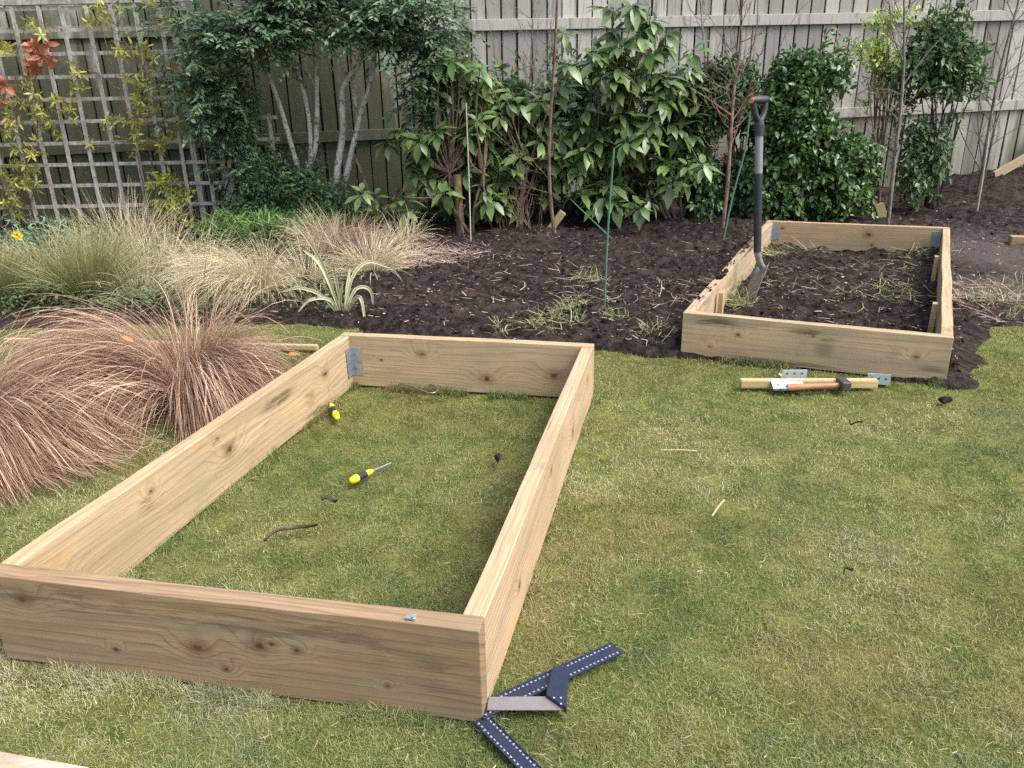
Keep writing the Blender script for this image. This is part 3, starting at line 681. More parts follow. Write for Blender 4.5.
def shrub(name, label, cat, base, blobs, n, L, W, mat, bark_m=None, gapt=.38, nst=14, clump=8, droop=.3, group=None, stem_r=.012, part='crown', sprd=.07, up=.25, curl=.12, fill=0):
    t = thing(name, label, cat, base, group); base = np.asarray(base, float)
    P, Cn = blob_pts(blobs, n//clump)
    P = P[P[:, 2] > .03]; Cn = Cn[:len(P)]
    k = len(P)
    gap = fbm(P[:, 0]*3.2, P[:, 2]*3.2, 91, 3); keep = gap > gapt; P = P[keep]; k = len(P); Cn = Cn[:k]
    D0 = unit(P-np.mean(P, 0)+rng.normal(0, .4, P.shape)); D0[:, 1] -= .25; D0[:, 2] += up; D0 = unit(D0)
    rep = np.repeat(np.arange(k), clump); j = np.tile(np.arange(clump), k)/clump
    tw = P[rep]+D0[rep]*((j-.5)*sprd*2.2)[:, None]+rng.normal(0, sprd*.25, (len(rep), 3))
    D = unit(D0[rep]*.7+rng.normal(0, .65, (len(rep), 3))-np.array([0, 0, droop]))
    N = unit(rng.normal(0, .45, (len(rep), 3))+np.array([0, -.35, 1]))
    a0 = np.clip(np.repeat(rng.random(k)*.5+.15, clump)+rng.normal(0, .18, len(rep))+.1*j, 0, 1)
    acc = Acc(); ls = L*(.45+.85*rng.random(len(rep))); leaves(acc, tw, D, N, ls, W*ls/L, curl, a0)
    acc.build(part, mat, t)
    s = Acc(); idx = rng.choice(k, min(nst, k), replace=False)
    for i in idx:
        b0 = base+np.array([rng.normal(0, .04), rng.normal(0, .04), -.02]); mid = (b0+P[i])/2+np.array([0, 0, .1]); 
        pth = bez([b0, mid+rng.normal(0, .05, 3), P[i]], 5); s.tube(pth, [stem_r*(1-.75*q/(len(pth)-1)) for q in range(len(pth))], 5)
    # fine twigs inside the crown
    for i in rng.choice(k, min(k, nst*5), replace=False):
        s.tube(twig_path(P[i]-D0[i]*.16+rng.normal(0, .03, 3), P[i]+D0[i]*sprd, 3, .08), [.004, .003, .0025, .0015], 4, cap=False)
    s.build('stems', bark_m or BK_DARK, t); return t

# pale-stemmed small trees at the left
def multi_tree(label, basepx, Y, stems, crown, n, seedv=0, name='tree'):
    b = aty(*basepx, Y); b[2] = 0; t = thing(name, label, 'tree', b, 'pale stemmed trees')
    for pts, r0, r1 in stems:
        P = [aty(px, py, Y+dy) for px, py, dy in pts]; P = bez(P, 6); a = Acc()
        a.tube(P, [r0+(r1-r0)*i/(len(P)-1)+random.uniform(-.0015, .0015) for i in range(len(P))], 9)
        for _ in range(5):
            i = random.randint(len(P)//2, len(P)-2); q = P[i]+np.array([random.uniform(-.35, .35), random.uniform(-.3, .2), random.uniform(.15, .4)])
            pt = twig_path(P[i], q, 5, .07); a.tube(pt, [r1*.6, r1*.5, r1*.4, r1*.3, r1*.25, r1*.15], 6)
        a.build('trunk', BK_PALE, t, smooth=True)
    P, Cn = blob_pts(crown, n//14, .5); gap = fbm(P[:, 0]*3.6, P[:, 2]*3.6, 191+seedv, 3); P = P[gap > .40]; k = len(P)
    # sprays: twig with paired leaves
    an = rng.random(k)*2*PI; D0 = unit(np.stack([np.cos(an), np.sin(an)-.35, rng.normal(-.05, .35, k)], 1)); m_ = 14; rep = np.repeat(np.arange(k), m_); j = np.tile(np.arange(m_), k)/m_
    ln = .20+.12*rng.random(k)
    tw = P[rep]+D0[rep]*(j*ln[rep])[:, None]; tw[:, 2] -= (j**2)*.07
    sgn = np.where(np.tile(np.arange(m_), k) % 2 == 0, 1, -1)[:, None]; X = unit(np.cross(D0, [0, 0, 1.]))[rep]
    D = unit(D0[rep]*.7+X*sgn*.8+rng.normal(0, .25, (len(rep), 3))-np.array([0, 0, .25])); N = unit(rng.normal(0, .35, (len(rep), 3))+np.array([0, -.2, 1]))
    a0 = np.clip(np.repeat(rng.random(k)*.55+.1, m_)+rng.normal(0, .13, len(rep))+.15*j, 0, 1); acc = Acc(); ls = .058*(.7+.6*rng.random(len(rep)))
    leaves(acc, tw, D, N, ls, ls*.40, .1, a0); 
    acc.build('crown', LF_BLUE, t)
    s = Acc()
    for i in rng.choice(k, min(k, 160), replace=False):
        e = P[i]+D0[i]*ln[i]; e[2] -= .07; s.tube([P[i]-D0[i]*.12, P[i], (P[i]+e)/2+[0, 0, .02], e], [.004, .003, .002, .001], 4, cap=False)
    s.build('twigs', BK_DARK, t)
    return t
multi_tree('three pale stems rising left of the other pale tree beside the trellis', (305, 200), 7.35,
    [([(297, 165, 0), (281, 110, 0), (268, 75, .05), (250, 40, .1), (240, -20, .1)], .024, .014),
     ([(310, 175, .0), (310, 130, 0), (302, 85, 0), (291, 55, 0), (282, 10, .05), (278, -40, .05)], .021, .013),
     ([(306, 172, 0), (315, 150, 0), (317, 110, 0), (316, 70, 0), (311, 20, .05), (306, -40, .05)], .024, .014)],
    [(230, 12, 70, 46, 7.1, .5), (320, -8, 80, 42, 7.2, .5), (212, 95, 34, 55, 7.15, .3), (235, 130, 22, 60, 7.2, .25), (270, 28, 45, 28, 7.0, .3)], 16000)
multi_tree('two pale stems with mossy spots rising right of the three stemmed tree', (335, 200), 7.25,
    [([(335, 200, 0), (338, 165, 0), (343, 130, 0), (342, 95, 0), (348, 78, 0), (360, 60, .0), (364, 20, .05), (368, -30, .1)], .032, .018),
     ([(344, 185, 0), (352, 150, 0), (362, 110, 0), (370, 85, 0), (374, 60, .0), (377, 20, .05), (380, -40, .05)], .026, .015),
     ([(350, 170, .05), (357, 120, .05), (352, 85, .05), (350, 40, .1)], .012, .008)],
    [(405, 12, 60, 45, 7.0, .5), (430, 65, 34, 38, 6.95, .3), (370, 12, 50, 32, 7.1, .4), (425, 108, 20, 18, 7.0, .2), (345, -15, 60, 30, 7.0, .4)], 13000, 5)
shrub('evergreen_shrub', 'dark bushy evergreen under the pale stemmed trees', 'shrub', at(300, 222).tolist(), [(275, 185, 42, 42, 7.2, .3), (245, 200, 24, 34, 7.2, .25), (335, 205, 40, 28, 7.1, .25), (300, 170, 26, 22, 7.3, .2)], 8500, .045, .018, LF_DEEP, sprd=.06)
shrub('climbing_shrub', 'leafy dark climber hanging over the right end of the trellis', 'climber', at(222, 226).tolist(), [(228, 110, 26, 62, 7.2, .16), (208, 60, 24, 45, 7.15, .15), (244, 170, 20, 44, 7.2, .14)], 6500, .042, .017, LF_BLUE, sprd=.06)

# rhododendrons: leaf whorls at the shoot tips ------------------------
def whorls(acc, tips, L, up=None):
    P = []; D = []; N = []; Ls = []; A = []; 
    for (p, tone) in tips:
        m_ = random.randint(7, 12); ax = unit(np.array([random.gauss(0, .35), random.gauss(-.3, .3), 1.])); x_ = unit(np.cross(ax, [0, 1, .1])); y_ = np.cross(ax, x_); ph = random.random()*6
        dr = random.uniform(.15, 1.0)
        for i in range(m_):
            an = ph+2*PI*i/m_*1.02+random.gauss(0, .15); inner = i % 3 == 0
            e = random.gauss(.25 if inner else -dr*.65, .2); d = (x_*math.cos(an)+y_*math.sin(an))*math.cos(e)+ax*math.sin(e)
            P.append(p+d*.012-ax*random.random()*.04); D.append(d); N.append(ax+d*.3*math.sin(-e)+np.array([0, 0, .2])); Ls.append(L*random.uniform(.65, 1.15)*(.8 if inner else 1)); A.append(min(1, max(0, tone+random.gauss(0, .14))))
    P = np.array(P); Ls = np.array(Ls); leaves(acc, P, np.array(D), np.array(N), Ls, Ls*.42, .3, np.array(A), .10)
def rhodo(label, base, Y, tips, extra, nex, L=.17, name='rhododendron', cat='shrub', stems=10):
    t = thing(name, label, cat, base, 'large leaved evergreen shrubs'); base = np.asarray(base)
    T = [(aty(px, py, Y+random.uniform(-.15, .12)), random.uniform(.35, .8)) for px, py in tips]
    if nex:
        P, _c = blob_pts(extra, nex, .5); T += [(p, random.uniform(.1, .65)) for p in P if p[2] > .08]
    acc = Acc(); whorls(acc, T, L); acc.build('leaves', LF_RHO, t)
    s = Acc()
    hubs = [base+np.array([random.uniform(-.25, .25), random.uniform(-.1, .15), random.uniform(.25, .7)]) for _ in range(5)]
    for h in hubs: s.tube(bez([base+np.array([random.gauss(0, .05), 0, -.02]), (base+h)/2+rng.normal(0, .03, 3), h], 4), [.014, .013, .013, .012, .012, .011, .011, .010, .010], 6)
    for p, _t in T:
        h = min(hubs, key=lambda q: np.linalg.norm(q-p)); s.tube(bez([h, (h+p)/2+np.array([0, 0, -.05])+rng.normal(0, .03, 3), p], 4), [.008, .008, .007, .007, .006, .006, .005, .005, .004], 5)
    s.build('stems', BK_BROWN, t); return t
c3 = lambda L_: [(400+x/3, y/3) for x, y in L_]
c4 = lambda L_: [(600+x/3, y/3) for x, y in L_]
rhodo('open rhododendron with drooping pale green leaves beside the thin pale cane', at(462, 236).tolist(), 6.7,
      c3([(110, 390), (30, 405), (150, 175), (120, 190), (200, 400), (195, 510), (185, 190), (10, 590), (130, 575), (60, 420), (270, 590), (240, 200)]), [(430, 155, 38, 30, 6.9, .2), (445, 80, 28, 25, 6.9, .2), (470, 120, 22, 50, 6.95, .15)], 46, .17)
rhodo('rhododendron with whorled leaves around the brown sapling', at(515, 232).tolist(), 6.8,
      c3([(240, 360), (320, 300), (290, 460), (360, 470), (430, 420), (340, 500), (500, 190), (460, 400), (300, 340), (480, 260), (260, 560), (420, 300), (500, 100), (560, 330)]), [(500, 120, 50, 40, 7.0, .25), (510, 165, 50, 28, 7.0, .2), (560, 140, 35, 50, 7.0, .2), (500, 200, 40, 18, 6.85, .15)], 115, .17)
rhodo('tallest rhododendron with long drooping leaves reaching over the fence rail', at(600, 225).tolist(), 6.75,
      c3([(530, 490), (520, 520), (590, 410), (600, 220), (640, 240), (590, 560), (740, 400), (560, 440), (590, 150)])+c4([(40, 20), (90, 50), (120, 100), (160, 60), (80, 180), (60, 130), (150, 150), (190, 130), (60, 340), (75, 420), (30, 250), (200, 100), (40, 90), (100, 10), (150, 20)]),
      [(630, 85, 45, 62, 6.85, .25), (600, 150, 50, 45, 6.95, .2), (600, 195, 45, 18, 6.8, .15), (680, 120, 22, 60, 7.0, .15)], 120, .19)
rhodo('low rhododendron with two spreading leaf whorls left of the bowed green cane', at(672, 225).tolist(), 6.5,
      c4([(210, 550), (265, 490), (310, 490), (120, 615), (150, 600), (200, 490)]), [], 0, .17)
rhodo('small rhododendron seedling low among the grasses under the pale stemmed trees', at(380, 232).tolist(), 6.7,
      [(357, 208), (392, 200), (375, 195), (408, 210), (362, 192), (386, 214)], [], 0, .16)
# dense background evergreens
shrub('evergreen_shrub', 'broad dense dark evergreen filling the middle behind the rhododendrons', 'shrub', at(610, 222).tolist(),
      [(560, 175, 60, 48, 7.35, .25), (640, 165, 55, 60, 7.3, .25), (700, 150, 45, 65, 7.3, .3), (600, 110, 50, 40, 7.4, .2), (500, 160, 45, 55, 7.4, .2), (560, 115, 60, 45, 7.45, .2), (455, 170, 40, 45, 7.4, .2), (640, 110, 40, 40, 7.5, .2)], 34000, .085, .033, LF_DEEP, nst=24, sprd=.07)
shrub('evergreen_shrub', 'dense evergreen with narrow leaves behind the bowed green cane', 'shrub', at(735, 220).tolist(),
      [(720, 110, 40, 45, 7.15, .25), (745, 165, 38, 58, 7.2, .25), (690, 185, 34, 38, 7.1, .25)], 14000, .065, .026, LF_DEEP, nst=18, sprd=.07)
shrub('holly_bush', 'glossy dark holly with a pointed top behind the small frame', 'shrub', at(820, 214).tolist(),
      [(825, 165, 50, 52, 7.1, .35), (820, 105, 44, 40, 7.15, .3), (815, 65, 26, 30, 7.15, .2), (775, 185, 25, 35, 7.0, .25), (852, 180, 24, 40, 7.1, .25), (800, 130, 35, 40, 7.0, .25), (795, 90, 26, 30, 7.15, .2)], 17500, .06, .034, LF_DARK, gapt=.37, nst=20, sprd=.06)
shrub('columnar_shrub', 'tall narrow evergreen column standing right of the grey sapling', 'shrub', at(930, 212).tolist(),
      [(930, 60, 36, 46, 7.3, .25), (950, 45, 34, 38, 7.3, .25), (925, 120, 24, 40, 7.35, .2), (922, 170, 22, 34, 7.3, .2), (965, 70, 22, 28, 7.3, .15)], 6500, .07, .028, LF_COL, gapt=.45, nst=14, sprd=.07)
shrub('lime_shrub', 'yellow green loose shrub growing up left of the columnar evergreen', 'shrub', at(872, 212).tolist(),
      [(878, 55, 24, 34, 7.45, .2), (895, 28, 22, 20, 7.4, .15), (866, 85, 14, 20, 7.45, .12)], 3400, .045, .02, LF_LIME, BK_BROWN, nst=12, sprd=.06)

shrub('evergreen_shrub', 'mid green evergreen filling the gap between the open rhododendron and brown sapling', 'shrub', at(480, 228).tolist(),
      [(470, 150, 32, 60, 7.3, .2), (510, 120, 38, 45, 7.35, .2), (440, 185, 30, 30, 7.3, .2), (545, 150, 30, 60, 7.3, .2)], 9500, .09, .036, LF_COL, nst=16, sprd=.08)
shrub('evergreen_shrub', 'dark evergreen wedged between the spade shaft and the holly', 'shrub', at(765, 216).tolist(),
      [(768, 150, 26, 62, 7.2, .2), (755, 190, 26, 30, 7.1, .2), (772, 105, 20, 34, 7.25, .2), (725, 95, 26, 30, 7.3, .15)], 6500, .06, .026, LF_DEEP, nst=10, sprd=.06)
# bare saplings and twiggy shrubs -------------------------------------
def sapling(name, label, pts, Y, r0, r1, mat, ntw, tw=.45, cat='sapling', lo=.25, extra=(), group='bare saplings along the border'):
    b = aty(pts[0][0], pts[0][1], Y); t = thing(name, label, cat, (b[0], b[1], 0), group)
    P = bez([aty(px, py, Y+dy) for px, py, dy in pts], 7); P[0][2] = min(P[0][2], .0)-.02; a = Acc(); n_ = len(P)
    a.tube(P, [r0+(r1-r0)*i/(n_-1)+random.uniform(-.0008, .0008) for i in range(n_)], 8); a.build('trunk', mat, t, smooth=True)
    s = Acc()
    def grow(p, d, L, r, dep):
        pt = [p]; 
        for i in range(5):
            d = unit(d+rng.normal(0, .14, 3)+np.array([0, 0, .10])); p = p+d*L/5; pt.append(p)
        s.tube(pt, [r*(1-.8*i/5) for i in range(6)], 5, cap=False)
        if dep > 0:
            for _ in range(random.randint(2, 4)):
                i = random.randint(1, 4); grow(pt[i], unit(d+rng.normal(0, .6, 3)), L*random.uniform(.35, .65), r*.55, dep-1)
    for _ in range(ntw):
        i = random.randint(int(n_*lo), n_-1); an = random.random()*2*PI
        grow(P[i], unit(np.array([math.cos(an), math.sin(an)*.5, random.uniform(.3, 1.1)])), tw*random.uniform(.5, 1.2), r1*.55, 2)
    for e in extra:
        Q = bez([aty(px, py, Y+dy) for px, py, dy in e], 5); s.tube(Q, [r1*.9*(1-.7*i/(len(Q)-1)) for i in range(len(Q))], 6)
    s.build('branches', mat, t); return t
sapling('sapling', 'bare brown sapling with a slightly curved trunk behind the large frame', [(555, 237, 0), (551, 205, 0), (549, 160, 0), (551, 110, 0), (555, 50, 0), (558, -20, 0)], 6.35, .017, .008, BK_BROWN, 14, .35)
sapling('sapling', 'bare reddish sapling rising beside the bowed green cane', [(721, 236, 0), (727, 190, 0), (731, 130, 0), (735, 80, .05), (740, 50, .05), (742, -20, .05)], 6.5, .018, .009, BK_RED, 18, .42,
        extra=[[(735, 75, 0), (725, 45, 0), (724, -10, 0)], [(735, 85, 0), (750, 55, 0), (757, 25, 0), (758, -15, 0)], [(731, 115, 0), (705, 97, 0), (690, 88, -.05)]])
sapling('sapling', 'bare grey sapling growing behind the middle of the small frame', [(888, 222, 0), (892, 185, 0), (897, 140, 0), (902, 95, 0), (904, 50, 0), (904, -25, 0)], 6.6, .018, .008, BK_GREY, 16, .4,
        extra=[[(903, 60, 0), (893, 35, 0), (889, 0, 0), (886, -25, 0)], [(903, 85, 0), (930, 50, 0), (945, 35, 0)], [(898, 120, 0), (880, 100, 0), (868, 85, 0)]])
sapling('bare_shrub', 'leafless dark twiggy shrub against the fence at the right edge', [(981, 178, 0), (987, 140, 0), (995, 95, 0), (1005, 50, 0), (1018, 5, 0)], 8.0, .018, .009, BK_GREY, 20, .55, 'shrub', .1,
        extra=[[(985, 175, 0), (1000, 110, 0), (1020, 60, 0), (1045, 20, 0)], [(984, 178, 0), (978, 120, 0), (985, 60, 0), (992, 0, 0)], [(983, 175, 0), (960, 130, 0), (950, 90, 0)]], group=None)
sapling('bare_shrub', 'leafless thin twigs standing before the fence above the middle shrubs', [(520, 225, 0), (525, 150, 0), (530, 80, 0), (533, 10, 0)], 7.3, .009, .005, BK_GREY, 12, .5, 'shrub', .3, extra=[[(500, 130, 0), (495, 60, 0), (485, 0, 0)], [(560, 120, 0), (577, 60, 0), (585, -5, 0)]], group=None)
sapling('bare_shrub', 'leafless thin twigs against the fence between holly and tall rhododendron', [(690, 215, 0), (700, 130, 0), (705, 70, 0), (700, 0, 0)], 7.45, .009, .005, BK_GREY, 14, .55, 'shrub', .35, extra=[[(760, 120, 0), (775, 60, 0), (800, 10, 0), (830, -10, 0)], [(780, 130, 0), (790, 80, 0), (783, 20, 0)]], group=None)
sapling('bare_shrub', 'tangle of pale dry twigs between the holly and the grey sapling', [(880, 205, 0), (878, 160, 0), (872, 120, 0), (868, 80, 0)], 7.2, .010, .005, BK_RED, 16, .35, 'shrub', .1, extra=[[(875, 200, 0), (862, 150, 0), (860, 100, 0)], [(885, 205, 0), (893, 160, 0), (884, 110, 0)]], group=None)
# thin upright suckers at the foot of the rhododendron
t = thing('sucker_clump', 'cluster of thin dry brown stems at the foot of the rhododendrons', 'stems', at(520, 236).tolist()); a = Acc()
for i in range(34):
    b = at(505+random.gauss(10, 11), 236+random.uniform(-4, 2)); q = b+np.array([random.gauss(0, .09), random.gauss(0, .05), random.uniform(.25, .5)]); a.tube(twig_path(b, q, 4, .05), [.004, .0035, .003, .0025, .002], 4, (random.random(), .5, .5))
a.build('stems', BK_RED, t)

# canes ---------------------------------------------------------------
GCANE = plain('green_cane', (.06, .17, .10), .5, .4, 0, .3, 60, (.12, .2, .13)); PCANE = plain('pale_cane', (.46, .40, .31), .7, .2, 0, .4, 60, (.25, .2, .14))
def cane(label, pts, r, mat, cat='garden cane', group=None, name='garden_cane'):
    P = bez([at(*p[:2]) if len(p) == 2 else aty(*p) for p in pts], 8); o = bpy.data.objects
    a = Acc(); rr = [r*(1+.12*((i % 6) == 0)) for i in range(len(P))]; a.tube(P, rr, 8)
    ob = a.build(name, mat, None, origin=P[0], smooth=True); tag(ob, label, cat, group); return ob
Yc = at(604, 316)[1]
cane('straight upright green cane standing in the soil behind the large frame', [(604, 318), (608, 230, Yc), (614, 148, Yc)], .0055, GCANE)
cane('green cane leaning low across the soil left of the upright green cane', [(618, 245), (566, 195, at(566, 232)[1])], .006, GCANE)
Yc = at(722, 246)[1]
cane('bowed green cane arching up beside the spade handle', [(722, 247), (733, 195, Yc), (745, 150, Yc), (750, 112, Yc)], .007, GCANE)
Yc = at(471, 246)[1]
cane('thin straight pale cane by the open rhododendron', [(471, 248), (469, 180, Yc), (466, 103, Yc)], .005, PCANE)
Yc = at(976, 218)[1]
cane('pale cane leaning in front of the leafless shrub at the right', [(976, 218), (983, 175, Yc), (989, 132, Yc)], .008, PCANE)
p = at(461, 236); o = Acc(); o.tube([p+[0, 0, -.02], aty(457, 175, p[1])], .035, 9); o = o.build('stake', bark('stake_wood', (.13, .085, .05), (.3, .21, .12), 30), None, origin=p); tag(o, 'thick round brown stake beside the open rhododendron', 'stake')

# ------------------------------------------------------------------ climbing vines on the trellis
def vine(label, stems, tips, leafn, base, mats=LF_GOLD, name='climbing_vine', L=.062, red=None):
    t = thing(name, label, 'climber', base, 'vines climbing the trellis'); s = Acc(); ends = []
    for e in stems:
        P = bez([aty(px, py, TY-.05+dy) for px, py, dy in e], 6); P = [p+rng.normal(0, .008, 3) for p in P]; s.tube(P, [.007*(1-.6*i/len(P)) for i in range(len(P))], 5); ends += P[3:]
    acc = Acc(); P = []; D = []; N = []; 
    def clust(c, k):
        ax = unit(np.array([random.gauss(0, .5), -1, random.gauss(-.3, .4)]))
        x_ = unit(np.cross(ax, [0, 0, 1.])); y_ = np.cross(ax, x_)
        for i in range(k):
            an = -2.4+4.8*i/max(1, k-1)+random.gauss(0, .15)+PI/2*0; d = -y_*math.cos(an)+x_*math.sin(an)
            d[2] -= .25; P.append(c); D.append(d+ax*.15); N.append(-ax+rng.normal(0, .3, 3))
    for (cx, cy, rx, ry, k) in tips:
        for _ in range(int(k*1.7)):
            c = aty(cx+random.gauss(0, rx*.6), cy+random.gauss(0, ry*.5), TY-random.uniform(.03, .2)); e = min(ends, key=lambda q: np.linalg.norm(q-c))
            s.tube([e, (e+c)/2+rng.normal(0, .02, 3), c], [.003, .0025, .002], 4, cap=False); clust(c, random.choice([3, 4, 5, 5]))
    n_ = len(P); ls = L*(.55+.7*rng.random(n_)); leaves(acc, np.array(P), np.array(D), -np.array(N), ls, ls*.30, .12)
    s.build('stem', BK_BROWN, t); acc.build('leaves', mats, t)
    if red:
        P.clear(); D.clear(); N.clear(); acc = Acc()
        for (cx, cy, rx, ry, k) in red:
            for _ in range(k): clust(aty(cx+random.gauss(0, rx*.5), cy+random.gauss(0, ry*.5), TY-.14), 5)
        n_ = len(P); ls = .095*(.6+.6*rng.random(n_)); leaves(acc, np.array(P), np.array(D), -np.array(N), ls, ls*.5, .15); o = acc.build('red_leaves', LF_RED, t)
    return t
vine('olive leaved vine on the left edge of the trellis with a cluster of red leaves', [[(20, 225, 0), (25, 150, 0), (15, 80, 0), (28, 20, 0)], [(30, 225, 0), (38, 150, 0), (35, 90, 0), (40, 50, 0)], [(5, 220, 0), (3, 140, 0), (8, 60, 0)]],
     [(18, 175, 18, 22, 26), (10, 205, 16, 14, 16), (8, 120, 10, 30, 12), (28, 90, 12, 14, 8), (42, 118, 12, 20, 12), (32, 28, 14, 10, 7), (8, 45, 8, 18, 6), (30, 150, 12, 12, 8)], 0, at(22, 228).tolist(), red=[(38, 52, 13, 12, 9), (33, 70, 7, 5, 3), (2, 82, 5, 7, 3), (3, 108, 3, 5, 1)])
vine('yellow leaved vine spread over the middle and upper trellis', [[(150, 215, 0), (135, 150, 0), (120, 90, 0), (100, 20, 0)], [(155, 215, 0), (150, 150, 0), (145, 80, 0), (150, 20, 0)], [(120, 90, 0), (85, 70, 0), (60, 110, 0)], [(145, 80, 0), (125, 40, 0), (95, 5, 0)]],
     [(143, 90, 13, 28, 20), (138, 130, 12, 22, 14), (160, 145, 14, 12, 9), (102, 10, 12, 10, 9), (95, 22, 6, 6, 3), (80, 75, 8, 20, 7), (62, 110, 10, 14, 8), (120, 50, 9, 14, 7), (145, 55, 14, 14, 8), (190, 85, 10, 16, 9), (115, 125, 9, 9, 5), (165, 22, 8, 8, 3), (148, 5, 8, 6, 3), (178, 120, 9, 14, 6), (90, 145, 7, 7, 2)], 0, at(150, 226).tolist())
vine('bright yellow leaved vine low on the right half of the trellis', [[(172, 228, 0), (165, 200, 0), (160, 175, 0)], [(180, 225, 0), (185, 195, 0), (175, 170, 0)]],
     [(163, 180, 13, 12, 16), (170, 205, 18, 14, 22), (190, 225, 16, 8, 12), (178, 190, 9, 9, 6)], 0, at(175, 230).tolist(), leaf_mat('yellow_vine_leaves', [(0, (.22, .26, .04)), (.5, (.5, .5, .08)), (1, (.7, .64, .15))], .5, .3, .3))

# ------------------------------------------------------------------ grasses
def tussock(name, label, base, n, L, rad, mat, lean=(.2, 1.1), grav=1.3, w=.0028, wind=(0, 0), k=8, group=None, cat='ornamental grass', core=True, jit=.12, bias=None, gapdir=None, zf=lambda x, y: 0, floor=.008):
    t = thing(name, label, cat, [base[0], base[1], 0], group); n = int(n)
    an = rng.random(n)*2*PI
    if bias is not None: an = np.where(rng.random(n) < bias[1], bias[0]+rng.normal(0, bias[2], n), an)
    if gapdir is not None:
        df = np.abs((an-gapdir[0]+PI) % (2*PI)-PI); an = an[~((df < gapdir[1]) & (rng.random(n) < .88))]; n = len(an)
    r = rad*np.sqrt(rng.random(n)); p = np.stack([base[0]+r*np.cos(an)+rng.normal(0, rad*.3, n), base[1]+r*np.sin(an)+rng.normal(0, rad*.3, n), np.full(n, base[2])], 1)
    le = lean[0]+(lean[1]-lean[0])*rng.random(n)**.8; d = np.stack([np.cos(an)*np.sin(le), np.sin(an)*np.sin(le), np.cos(le)], 1)
    lump = vnoise(an*2.2+base[0]*7, le*2, 13)-.5
    ln = L*(.55+.6*rng.random(n))*(1+lump*.5); st = ln/(k-1); P = np.zeros((n, k, 3)); g = grav*(.6+.8*rng.random(n))*(1+lump*.4)
    wv = np.array([wind[0], wind[1], 0.])
    sw = rng.normal(0, jit, (n, 3))
    for i in range(k):
        P[:, i] = p; d = d+(np.array([0, 0, -1.])*g[:, None]+wv+sw)*(.55/(k-1))*(1+i*.18); d = unit(d); p = p+d*st[:, None]
        low = p[:, 2] < floor; p[low, 2] = floor+rng.random(low.sum())*.02; d[low, 2] = np.maximum(d[low, 2], 0)
    sd = unit(np.cross(d, rng.normal(0, 1, (n, 3)))); W = (w*(.7+.6*rng.random(n)))[:, None]*np.array([1]*(k-3)+[.85, .6, .3])
    acc = Acc(); a0 = np.clip(rng.random(n)*.8+lump*.5+.1, 0, 1); ribbons(acc, P, sd, W, a0); acc.build('blades', mat, t)
    return t
CAREX = blade_mat('brown_sedge', [(0, (.065, .032, .02)), (.25, (.18, .092, .058)), (.55, (.37, .215, .145)), (.8, (.54, .36, .255)), (1, (.66, .53, .4))], (.52, .37, .25), .35, .5, .12)
STRAW = blade_mat('straw_grass', [(0, (.2, .21, .09)), (.3, (.38, .35, .19)), (.7, (.6, .53, .35)), (1, (.76, .69, .53))], (.6, .47, .3), .5, .6, .15)
GREENG = blade_mat('green_grass', [(0, (.06, .11, .02)), (.5, (.15, .2, .05)), (.85, (.32, .31, .11)), (1, (.45, .38, .2))], (.5, .42, .25), .45, .6, .15)
PINKG = blade_mat('pink_dry_grass', [(0, (.17, .09, .06)), (.5, (.34, .22, .16)), (1, (.52, .4, .3))], (.5, .38, .28), .4, .6, .12)
G1 = 'brown sedge tussocks'; G2 = 'straw coloured grasses in the border'
tussock('sedge_tussock', 'large brown sedge tussock cut off by the left edge of the picture', (*at(-35, 440)[:2], .0), 9500, .57, .13, CAREX, (.4, 1.2), 2.1, .0024, (.2, -.22), 11, G1, jit=.07, bias=(-.6, .6, .8))
tussock('sedge_tussock', 'large brown sedge tussock behind the left board of the big frame', (*at(190, 405)[:2], .0), 7000, .46, .08, CAREX, (.1, .85), 3.0, .0023, (.0, -.18), 11, G1, jit=.06, bias=(-.25, .7, .6), gapdir=(-1.95, .75))
tussock('sedge_tussock', 'brown sedge tussock combed over to the left between the two larger ones', (*at(186, 403)[:2], .0), 8500, .62, .08, CAREX, (.12, .8), 2.9, .0023, (-.42, -.12), 11, G1, jit=.06, bias=(3.45, .75, .5), gapdir=(-1.25, .8))
tussock('straw_grass', 'feathery straw coloured grass clump left of the spiky variegated plant', (*at(258, 300)[:2], .02), 2000, .50, .05, STRAW, (.1, .8), 2.6, .0022, (-.55, -.1), 9, G2, jit=.08, bias=(3.3, .55, .7))
tussock('straw_grass', 'low bleached grass clump beside the spiky variegated plant', (*at(222, 300)[:2], .02), 900, .38, .06, STRAW, (.1, 1.0), 1.8, .0024, (-.1, 0), 8, G2)
tussock('green_grass_clump', 'tall green and straw grass clump in front of the trellis middle', (*at(92, 305)[:2], .02), 1500, .50, .09, GREENG, (.0, .75), .9, .0026, (.05, 0), 8, 'green grass clumps')
tussock('green_grass_clump', 'green grass clump at the left edge below the yellow flower', (*at(-2, 312)[:2], .02), 1300, .42, .08, GREENG, (.0, .6), .7, .003, (0, 0), 8, 'green grass clumps')
tussock('straw_grass', 'wispy bleached grass standing right of the tall green grass clump', (*at(160, 285)[:2], .02), 450, .45, .08, STRAW, (.0, .8), .9, .0022, (-.12, 0), 8, G2)
tussock('straw_grass', 'wispy dry grass growing close to the foot of the trellis', (*at(130, 255)[:2], .02), 500, .5, .2, STRAW, (.0, .9), .9, .0022, (.05, 0), 8, G2)
tussock('dry_grass', 'buff dry grass clump behind the spiky variegated plant', (*at(372, 278)[:2], .02), 650, .36, .09, STRAW, (.1, 1.05), 1.2, .0028, (.05, 0), 8, None)
tussock('dry_grass', 'flattened pale brown grass at the edge of the bare soil', (*at(415, 272)[:2], .03), 900, .30, .12, PINKG, (.6, 1.4), 1.7, .0028, (.15, 0), 8, None)
